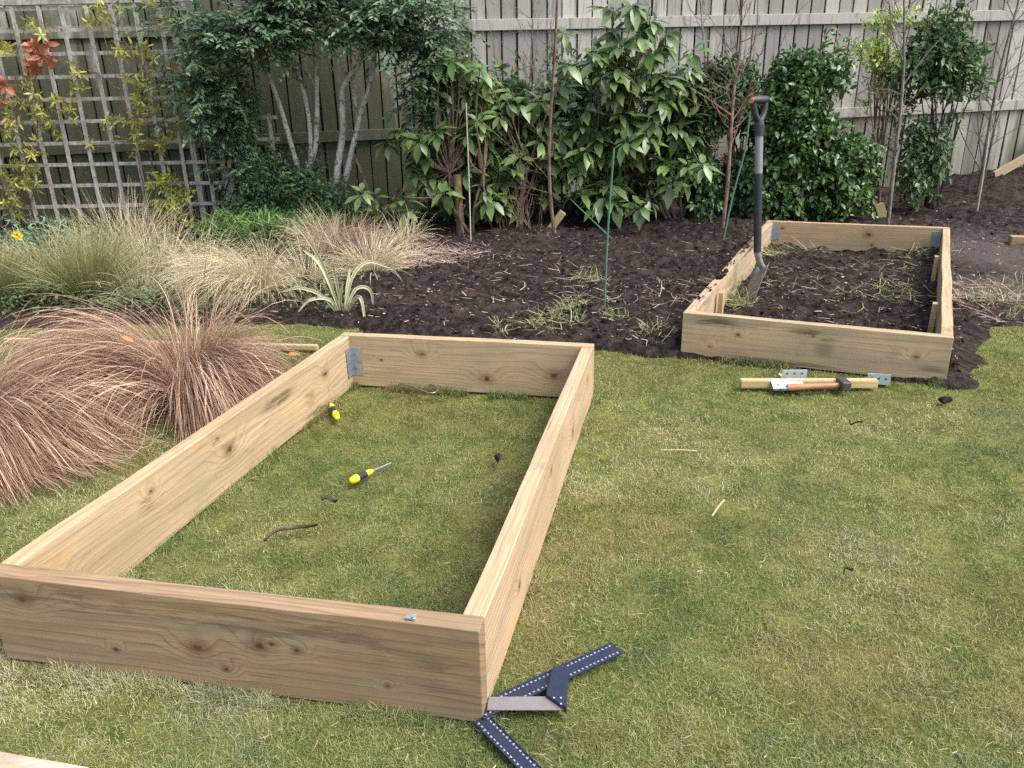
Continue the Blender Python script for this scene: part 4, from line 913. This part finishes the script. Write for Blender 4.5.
tussock('dry_grass', 'wispy pink dry grass seeding under the low rhododendron seedling', (*at(345, 255)[:2], .02), 600, .36, .14, PINKG, (.1, 1.0), 1.0, .0028, (.1, 0), 8, None)
for px, py, n_, L_, lab in ((205, 285, 500, .42, 'low wispy straw grass tuft behind the feathery straw clump'), (305, 288, 500, .36, 'low wispy straw grass tuft left of the strap leaves of the spiky plant'), (52, 292, 450, .4, 'low wispy straw grass tuft left of the tall green clump'),
        (322, 250, 450, .36, 'wispy straw grass tuft just below the pale stemmed trees'), (398, 248, 420, .3, 'short straw grass tuft at the edge of the bare soil near the low seedling'), (138, 300, 500, .38, 'low wispy straw grass tuft right of the tall green clump')):
    tussock('straw_grass', lab, (*at(px, py)[:2], .02), n_, L_, .10, STRAW, (.1, 1.2), 1.4, .0023, (rng.normal(0, .2), 0), 8, G2, jit=.2)
# leafy ground cover in the left border
def cover(name, label, discs, L, W, mat, up=1.):
    x, y = multi(*discs); k = sdist(x, y) > .0; x, y = x[k], y[k]; z, _m = soil_z(x, y); n = len(x); acc = Acc()
    hgt = rng.random(n)*.13*up*(.4+.9*vnoise(x*5, y*5, 8)); D = rng.normal(0, .7, (n, 3)); D[:, 2] = .3+rng.random(n)*.5; N = np.tile([0, -.2, 1.], (n, 1))+rng.normal(0, .3, (n, 3))
    ls = L*(.6+.8*rng.random(n)); leaves(acc, np.stack([x, y, z+hgt], 1), D, N, ls, ls*W/L, .15); o = acc.build(name, mat); tag(o, label, 'ground cover', kind='stuff'); return o
cover('ground_cover', 'low leafy green plants filling the left border between the grasses', [(40, 305, .5, 900), (70, 318, .4, 600), (150, 320, .4, 600), (200, 315, .4, 400), (320, 315, .25, 200), (20, 270, .5, 600), (120, 270, .6, 500), (230, 262, .6, 500), (-80, 300, .6, 900), (70, 245, .6, 500)], .03, .015, leaf_mat('cover_leaves', [(0, (.02, .038, .015)), (.5, (.055, .085, .03)), (1, (.17, .2, .09))], .5, .3, .2))
cover('ground_cover', 'bluish green low foliage behind the green grass clump', [(60, 262, .35, 700), (35, 258, .3, 300), (140, 300, .25, 200)], .045, .012, leaf_mat('blue_cover_leaves', [(0, (.06, .11, .07)), (.6, (.14, .21, .15)), (1, (.24, .32, .24))], .5, .3, .2), 1.6)
cover('ground_cover', 'fresh green strappy plants under the pale stemmed trees', [(250, 240, .35, 700), (290, 238, .35, 700), (330, 236, .3, 400), (225, 245, .2, 200)], .11, .012, leaf_mat('strappy_leaves', [(0, (.04, .085, .02)), (.6, (.09, .17, .045)), (1, (.2, .29, .1))], .4, .4, .25), 1.2)
# spiky variegated plant
t = thing('spiky_plant', 'spiky plant with cream striped strap leaves beside the back left corner of the large frame', 'plant', at(342, 312).tolist())
PH = NT('striped_leaf'); aa = PH.attr(); PHM = PH.fin(PH.mix(PH.math('MULTIPLY', aa[2], PH.rng(PH.noise(PH.geo(), 40, 3), .3, .7, .7, 1)), (.24, .27, .1), (.78, .73, .5)), .5, .3, 0, .2)
Yp = at(342, 318)[1]
sp_l = [[(342, 318), (325, 270), (308, 240), (290, 219)], [(341, 318), (322, 296), (300, 288), (281, 292)], [(343, 318), (336, 280), (332, 262)], [(344, 318), (352, 278), (368, 262), (390, 268)], [(344, 318), (355, 290), (370, 290), (374, 312)],
        [(342, 318), (330, 285), (318, 262), (303, 250)], [(345, 318), (347, 290), (350, 268)], [(344, 318), (356, 298), (362, 302), (366, 330)], [(341, 318), (330, 300), (310, 300), (298, 312)], [(343, 316), (340, 300), (343, 282)]]
acc = Acc()
for e in sp_l:
    dy = random.uniform(-.25, .15); n_ = len(e); P = np.array(bez([aty(px, py, Yp+dy*i/(n_-1)-(.12 if py > 335 else 0)) for i, (px, py) in enumerate(e)], 5)); P[:, 2] = np.maximum(P[:, 2], .03)
    k = len(P); tg = unit(np.gradient(P, axis=0)); sd = unit(np.cross(tg, [0.2, -1., .35])); wd = .018*np.sin(np.clip(np.linspace(.35, 3.05, k), 0, PI))**.6
    mid = P+np.cross(sd, tg)*(-.004); V = np.concatenate([P-sd*wd[:, None]/2, P-sd*wd[:, None]*.22, mid, P+sd*wd[:, None]*.22, P+sd*wd[:, None]/2])
    F = [(c*k+i, (c+1)*k+i, (c+1)*k+i+1, c*k+i+1) for c in range(4) for i in range(k-1)]; A = np.zeros((len(V), 3)); A[:k, 2] = 1; A[4*k:, 2] = 1; A[k:4*k, 2] = .8 if random.random() < .5 else .25
    acc.addn(V, np.array(F).ravel(), np.full(len(F), 4), A)
acc.build('strap_leaves', PHM, t, smooth=True)
# yellow flower
fp = aty(19, 235, 5.3); t = thing('daffodil', 'single yellow flower at the left edge before the trellis', 'flower', (fp[0], 5.3, 0)); a = Acc(); a.tube(bez([(fp[0]+.02, 5.32, 0), (fp[0]+.01, 5.32, fp[2]*.6), fp+[0, .012, -.005]], 5), .004, 6); a.build('stem', plain('flower_stem', (.08, .17, .04), .5), t)
acc = Acc(); an = np.arange(6)*PI/3; D = np.stack([np.cos(an), np.full(6, -.25), np.sin(an)], 1); leaves(acc, np.tile(fp, (6, 1)), D, np.tile([0, -1., .1], (6, 1)), .045, .032, -.1, np.full(6, .5)); acc.build('petals', plain('yellow_petal', (.85, .74, .02), .5), t)
a = Acc(); a.tube([fp, fp+[0, -.012, 0], fp+[0, -.025, .0]], [.009, .011, .015], 10, cap=False); a.build('trumpet', plain('yellow_trumpet', (.85, .6, .01), .5), t)

# ------------------------------------------------------------------ spade
sb = at(757, 293, .03); Ys = sb[1]
spd = thing('spade', 'upright spade with black shaft and grip stuck in the soil of the small frame', 'spade', sb.tolist())
jn = aty(757.3, 252, Ys); c0 = aty(759.3, 125, Ys+.05); g1 = jn+(c0-jn)*.63; g0 = jn+(c0-jn)*.92; topp = c0+(c0-jn)*.2
BLK = plain('black_plastic', (.018, .019, .022), .45, .5, 0, .3, 60, (.05, .045, .04)); BLKM = plain('black_shaft', (.018, .02, .03), .5, .4, .0, .4, 30, (.06, .05, .045))
GRY = plain('grey_shaft', (.22, .225, .23), .6, .4, .0, .2, 40)
BLADE = plain('worn_steel', (.26, .25, .235), .5, .5, .45, .6, 22, (.12, .09, .07), .2)
Acc().tube([jn, g1], [.0215, .0225], 16).build('shaft', BLKM, spd, smooth=False)
Acc().tube([g1, g0], [.0215, .0215], 16).build('shaft_sleeve', GRY, spd)
Acc().tube([g0, c0, c0+unit(c0-g0)*.02], [.027, .028, .024], 16).build('collar', BLK, spd)
up_ = unit(topp-c0); gd = unit(np.array([-.85, -.55, 0.])); gd = unit(gd-up_*(gd@up_)); hc = c0+up_*.015
ha = hc+up_*.115-gd*.052; hb = hc+up_*.115+gd*.052
a = Acc()
for sgn, e in ((-1, ha), (1, hb)): a.tube(bez([hc+gd*sgn*.004, hc+up_*.045+gd*sgn*.036, e], 6), [.019, .0185, .018, .0175, .017, .0165, .016, .0155, .0155, .016, .016, .016, .016], 10)
a.build('grip_yoke', BLK, spd, smooth=True)
Acc().tube([ha-gd*.012, ha, (ha+hb)/2, hb, hb+gd*.012], [.017, .021, .0225, .021, .017], 12).build('grip', BLK, spd, smooth=True)
Acc().tube([hb+gd*.012, hb+gd*.016], [.0155, .014], 12).build('end_cap', plain('orange_plastic', (.75, .22, .08), .45), spd)
# blade: socket and dished plate
bl0 = aty(763.5, 271, Ys-.01); bl1 = aty(751.5, 304, Ys-.09)
a = Acc(); a.tube(bez([jn+unit(g1-jn)*.04, jn, (jn+bl0)/2+[-.004, 0, 0], bl0, bl0+(bl1-bl0)*.25], 4), [.0195]*5+[.0195]*4+[.018]*4+[.015, .013, .011, .008], 12)
a.build('socket', BLADE, spd, smooth=True)
ax = unit(bl1-bl0); sdv = unit(np.cross(ax, np.array([1., .25, .2]))); nv = np.cross(ax, sdv); top_ = bl0-ax*.02; Lb = .27; a = Acc(); V = []; nu, nvv = 9, 10
for side_ in (0, 1):
    for i in range(nvv):
        for j in range(nu):
            u = j/(nu-1)*2-1; v = i/(nvv-1); w_ = .085*(1 if v < .7 else math.sqrt(max(0.03, 1-((v-.7)/.34)**2))) * (1 if v > .03 else .95)
            V.append(top_+ax*(v*Lb-(.015*abs(u) if i == 0 else 0))+sdv*u*w_+nv*(.018*(u*u)+.02*math.sin(v*2)*.5+side_*.0025))
F = []
q = nu*nvv
for i in range(nvv-1):
    for j in range(nu-1):
        f = (i*nu+j, i*nu+j+1, (i+1)*nu+j+1, (i+1)*nu+j); F += [f[::-1], tuple(x+q for x in f)]
for j in range(nu-1): F += [(j, j+1, q+j+1, q+j), ((nvv-1)*nu+j, (nvv-1)*nu+j+q, (nvv-1)*nu+j+1+q, (nvv-1)*nu+j+1)]
for i in range(nvv-1): F += [(i*nu, i*nu+q, (i+1)*nu+q, (i+1)*nu), (i*nu+nu-1, (i+1)*nu+nu-1, (i+1)*nu+nu-1+q, i*nu+nu-1+q)]
a.add(V, F); a.build('blade', BLADE, spd, smooth=True)

# ------------------------------------------------------------------ tools near the small frame
gz = .012
p = at(740, 382, .025); q = at(877, 382, .025); p[2] = q[2] = .020
bar('stake', p, q, .034, .034, wood('stake_pine', (.62, .46, .25), (.42, .28, .14), [(.1, 0, .007)], 21, .1, 70, 0), 'square pale wooden stake lying on the lawn before the small frame', 'stake')
HWOOD = plain('handle_wood', (.42, .19, .09), .5, .4, 0, .4, 30, (.2, .1, .06)); IRON = plain('dark_iron', (.09, .08, .085), .5, .5, .6, .5, 40, (.16, .13, .12), .3)
h0 = at(787, 388, .02); h1 = at(840, 386.5, .02); h0[2] = .022; h1[2] = .026
hm = thing('lump_hammer', 'lump hammer with reddish wooden handle lying across the pale stake', 'hammer', ((h0+h1)/2).tolist()); dh = unit(h1-h0)
Acc().tube([h0, h0+dh*.03, h0+dh*.09, h0+dh*.15, h1], [.013, .0155, .0125, .012, .0115], 12).build('handle', HWOOD, hm, smooth=True)
n3 = np.array([-dh[1], dh[0], 0.]); c_ = h1+dh*.012; a = Acc()
Rm = frame(n3)
a.box(c_+[0, 0, .004], (.072, .038, .040), Rm); a.build('head', IRON, hm, bevel=.006)
HOLEM = plain('hole', (.03, .035, .03), .8)
def angle_plate(label, px, py, w, h1_, h2_, rot, mat, tilt=0., z=.004):
    c = at(px, py); o = thing('angle_bracket', label, 'bracket', c.tolist(), 'loose galvanised angle brackets')
    R = np.array([[math.cos(rot), -math.sin(rot), 0], [math.sin(rot), math.cos(rot), 0], [0, 0, 1.]])@np.array([[1, 0, 0], [0, math.cos(tilt), -math.sin(tilt)], [0, math.sin(tilt), math.cos(tilt)]])
    for nm, off, sz_ in (('flange', (0, h1_/2, z), (w, h1_, .003)), ('flange', (0, 0.0015, z+h2_/2), (w, .003, h2_))):
        a = Acc(); a.box(c+R@np.array(off), sz_, R); f = a.build(nm, mat, o, bevel=.0008)
    for i in (-1, 0, 1): 
        q = c+R@np.array((i*w*.3, h1_*.5, z+.0016)); Acc().tube([q, q+[0, 0, .0009]], .0045, 8).build('screw_hole', HOLEM, o)
        q = c+R@np.array((i*w*.3, -.0008, z+h2_*.55)); Acc().tube([q, q+R@np.array([0, -.0009, 0])], .004, 8).build('screw_hole', HOLEM, o)
    return o
ST_B = plain('bluish_zinc', (.45, .58, .68), .35, .5, .55, .4, 30, (.6, .68, .74)); ST_W = plain('pale_zinc', (.7, .76, .76), .35, .5, .45, .3, 30)
angle_plate('pale upstanding angle bracket behind the left half of the stake', 794, 378.5, .105, .05, .035, -.03, ST_W)
angle_plate('bluish flat angle bracket lying over the stake beside the hammer handle', 789, 392.5, .13, .062, .012, .0, ST_B, tilt=.42, z=.014)
angle_plate('bluish angle bracket tucked behind the right end of the stake', 878, 385, .09, .05, .045, -.25, ST_B)

# ------------------------------------------------------------------ framing square and mitre square
NAVY = plain('dark_anodised_metal', (.026, .034, .065), .38, .5, .35, .3, 40, (.05, .055, .08)); WHT = plain('white_marks', (.36, .39, .46), .6)
E1 = at(487, 709, .012); E2 = at(613, 650, .012); d1 = unit(E2-E1); K0 = at(476, 712, .012)
S1 = at(484, 722, .009); S2 = at(560, 800, .009); d2 = unit(S2-S1)
fsq = thing('framing_square', 'black metal framing square with white marks by the front corner of the large frame', 'square', K0.tolist())
def arm(a0, d, L, w, nm, z):
    n3 = np.array([-d[1], d[0], 0]); a0 = np.array([a0[0], a0[1], z]); a = Acc(); R = frame(d)
    a.box(a0+d*L/2, (L, w, .0025), R)
    for s_ in (-1, 1): a.box(a0+d*L/2+n3*s_*(w/2-.0012)+[0, 0, .0022], (L, .0024, .0025), R)
    own = a.build(nm, NAVY, fsq, bevel=.0005); m2 = Acc()
    for s_ in (-.30, .30, .38, -.38):
        k = int(L/.0105)
        for i in range(k):
            if abs(s_) > .35 and i % 2: continue
            m2.box(a0+d*(.01+i*.0105)+n3*s_*w+[0, 0, .0016], (.0046 if abs(s_) < .35 else .0022, .0022 if abs(s_) < .35 else .0012, .0007), R)
    m2.build('scale_marks', WHT, own)
L1 = np.linalg.norm(E2-E1)+.012; arm(E1+d1*-.02, d1, L1+.02, .042, 'arm', .012)
arm(S1-d2*.012, d2, .26, .036, 'arm_short', .0085)
msq = thing('mitre_square', 'mitre square with grey steel blade and black stock lying on the framing square', 'square', at(555, 690, .03).tolist())
z_ = .0165
def pxz(px, py, z): v = at(px, py, z); return v
poly = [pxz(489, 697.5, z_), pxz(548, 697, z_), pxz(565, 710.5, z_), pxz(487, 710.5, z_)]
Acc().prism(poly, 0, .0018).build('blade', plain('brushed_steel', (.19, .17, .175), .75, .3, .0, .4, 60, (.25, .22, .22)), msq)
poly = [pxz(553, 668, z_+.006), pxz(568.5, 668.5, z_+.006), pxz(566.5, 710, z_+.006), pxz(546, 696, z_+.006)]
Acc().prism(poly, -.010, .006).build('stock', NAVY, msq, bevel=.0012)
for px, py in ((554, 698), (561, 698), (561, 704)): q = pxz(px, py, z_+.012); Acc().tube([q, q+[0, 0, .001]], .0022, 8).build('rivet', WHT, msq)

# ------------------------------------------------------------------ screwdrivers, wire, bits on the lawn
YEL = plain('yellow_plastic', (.78, .66, .03), .35, .5); BLR = plain('black_rubber', (.025, .025, .03), .55, .4)
def screwdriver(label, p, q, tip, z=.020):
    p = at(*p, z); q = at(*q, z); tip = at(*tip, .012); p[2] = .019; q[2] = .018; tip[2] = .012; d = unit(q-p); L = np.linalg.norm(q-p); o = thing('screwdriver', label, 'screwdriver', p.tolist(), 'yellow and black screwdrivers')
    Acc().tube([p, p+d*L*.04, p+d*L*.2, p+d*L*.34], [.005, .011, .0138, .013], 12).build('handle_end', YEL, o, smooth=True)
    Acc().tube([p+d*L*.34, p+d*L*.5, p+d*L*.72], [.0132, .012, .0105], 12).build('grip', BLR, o, smooth=True)
    Acc().tube([p+d*L*.72, p+d*L*.85, q], [.010, .0105, .007], 12).build('collar', YEL, o, smooth=True)
    Acc().tube([q, tip], [.003, .003], 8).build('shaft', STEELB, o)
screwdriver('yellow and black screwdriver lying in the middle of the large frame', (350, 481), (372, 470.5), (391, 463))
screwdriver('short yellow and black screwdriver near the left board of the large frame', (337.5, 418), (331, 404), (327.5, 396))
lp = bez([at(396, 384), at(410, 386), at(425, 387), at(437, 392), at(436, 397), at(428, 397.5), at(415, 392), at(400, 388)], 5); lp = [np.array([p[0], p[1], .022]) for p in lp]
a = Acc(); a.tube(lp, .0035, 7); o = a.build('wire_clip', plain('dull_wire', (.3, .3, .3), .4, .5, .8), None, origin=lp[0], smooth=True); tag(o, 'bent silver wire loop on the grass near the back board of the large frame', 'wire')
def curl_leaf(label, pts, w, mat, name='dead_leaf', cat='leaf'):
    P = np.array(bez([at(*p, .02) for p in pts], 5)); k = len(P); tg = unit(np.gradient(P, axis=0)); n3 = np.stack([-tg[:, 1], tg[:, 0], tg[:, 0]*0], 1); W = w*np.sin(np.linspace(.15, 3.0, k)); P[:, 2] = .022+.006*np.sin(np.linspace(0, 7, k))
    V = np.concatenate([P-n3*W[:, None]/2+[0, 0, .006], P, P+n3*W[:, None]/2+[0, 0, .008]]); F = [(c*k+i, c*k+i+1, (c+1)*k+i+1, (c+1)*k+i) for c in (0, 1) for i in range(k-1)]
    a = Acc(); a.add(V, F); o = a.build(name, mat, None, origin=P[0], smooth=True); tag(o, label, cat); return o
DL = plain('dead_leaf', (.05, .024, .014), .5, .4, 0, .4, 40, (.14, .06, .04)); DK = plain('dark_leaf', (.02, .02, .015), .7)
curl_leaf('dark brown curled dead leaf on the grass inside the large frame', [(264, 543), (280, 533), (296, 528), (318, 528)], .013, DL)
curl_leaf('small black shrivelled leaf lying above the curled brown leaf', [(322, 502), (330, 501), (338, 503)], .016, DK)
curl_leaf('small black curled scrap on the open lawn at the right', [(843, 577), (845, 571), (852, 570), (851, 574)], .008, DK, 'leaf_scrap')
curl_leaf('dark scrap on the lawn in front of the small frame', [(862, 424), (852, 425), (849, 422)], .006, DK, 'leaf_scrap')
curl_leaf('thin dark leaf lying near the right board inside the large frame', [(500, 462), (497, 456), (498, 466)], .02, DK)
a = Acc(); q = at(945, 400, .012); blob(a, q, .018, .7); blob(a, q+[.02, .005, 0], .012, .7); o = a.build('soil_clod', SOIL, None, origin=q); tag(o, 'lone dark lump of soil on the lawn below the corner of the small frame', 'soil')
STK = plain('straw', (.42, .34, .2), .8)
for lab, p, q in (('pale dry straw lying on the lawn right of the large frame', (661, 450), (697, 451)), ('short pale straw on the open lawn pointing at the small frame', (712, 516), (724, 500))):
    p = at(*p, .022); q = at(*q, .022); o = Acc().tube([p, (p+q)/2+[0, 0, .003], q], .0028, 6).build('straw', STK, None, origin=p); tag(o, lab, 'straw')
OR = leaf_mat('orange_dead_leaf', [(0, (.28, .10, .04)), (.5, (.42, .19, .07)), (1, (.55, .33, .1))], .6, .2, .1)
for lab, px, py, sz_ in (('orange brown dead leaf resting on the swept brown tussock', 121, 337, 0), ('orange brown fallen leaf on the soil right of the brown sapling', 577, 233, 1), ('yellow fallen leaf on the soil left of the brown sapling', 539, 246, 1), ('tan fallen leaf on the soil beside the short stake', 573, 228, 1), ('brown fallen leaf on the lawn behind the left board of the large frame', 287, 355, 1)):
    c = at(px, py, .03) if sz_ else aty(px, py, 2.62); acc = Acc(); leaves(acc, [c], np.array([[1., .2, -.4 if not sz_ else .1]]), np.array([[.1, -.5, 1]]), .06 if sz_ else .045, .026 if sz_ else .02, .2, np.array([.95 if 'yellow' in lab else .4])); o = acc.build('fallen_leaf', OR, None, origin=c); tag(o, lab, 'leaf')
# small clippings over the lawn
x, y = view_samp(900); litter('grass_clippings', 'tiny dry clippings and leaf bits scattered over the lawn', x, y, lawn_z(x, y)+.018, .008+.035*rng.random(len(x))**2, .0022, blade_mat('clippings', [(0, (.06, .035, .02)), (.4, (.25, .18, .1)), (1, (.5, .42, .28))], (.4, .32, .2), .2), .1)

# ------------------------------------------------------------------ light
EL, AZ = math.radians(55), math.radians(115)      # veiled sun, high behind the viewer's right shoulder
w = bpy.data.worlds.new('World'); S.world = w; w.use_nodes = True; nt = w.node_tree; bg = nt.nodes['Background']
sky = nt.nodes.new('ShaderNodeTexSky'); sky.sky_type = 'NISHITA'; sky.sun_disc = False; sky.sun_elevation = EL; sky.sun_rotation = AZ; sky.dust_density = 4; sky.air_density = 1.0; sky.ozone_density = 1
hs = nt.nodes.new('ShaderNodeHueSaturation'); hs.inputs['Saturation'].default_value = .75
nt.links.new(sky.outputs[0], hs.inputs['Color']); nt.links.new(hs.outputs[0], bg.inputs[0]); bg.inputs[1].default_value = .15
sl = bpy.data.lights.new('sun', 'SUN'); sl.energy = 1.3; sl.angle = math.radians(45); sl.color = (1, .985, .96)
so = bpy.data.objects.new('sun', sl); C.objects.link(so)
dv = Vector((math.sin(AZ)*math.cos(EL), math.cos(AZ)*math.cos(EL), math.sin(EL))); so.rotation_euler = dv.to_track_quat('Z', 'Y').to_euler()
S.view_settings.view_transform = 'Standard'; S.view_settings.look = 'None'; S.view_settings.gamma = 1; S.view_settings.exposure = 1.2
S.render.engine = 'CYCLES'; S.cycles.use_denoising = False; S.cycles.max_bounces = 6; S.cycles.transparent_max_bounces = 4
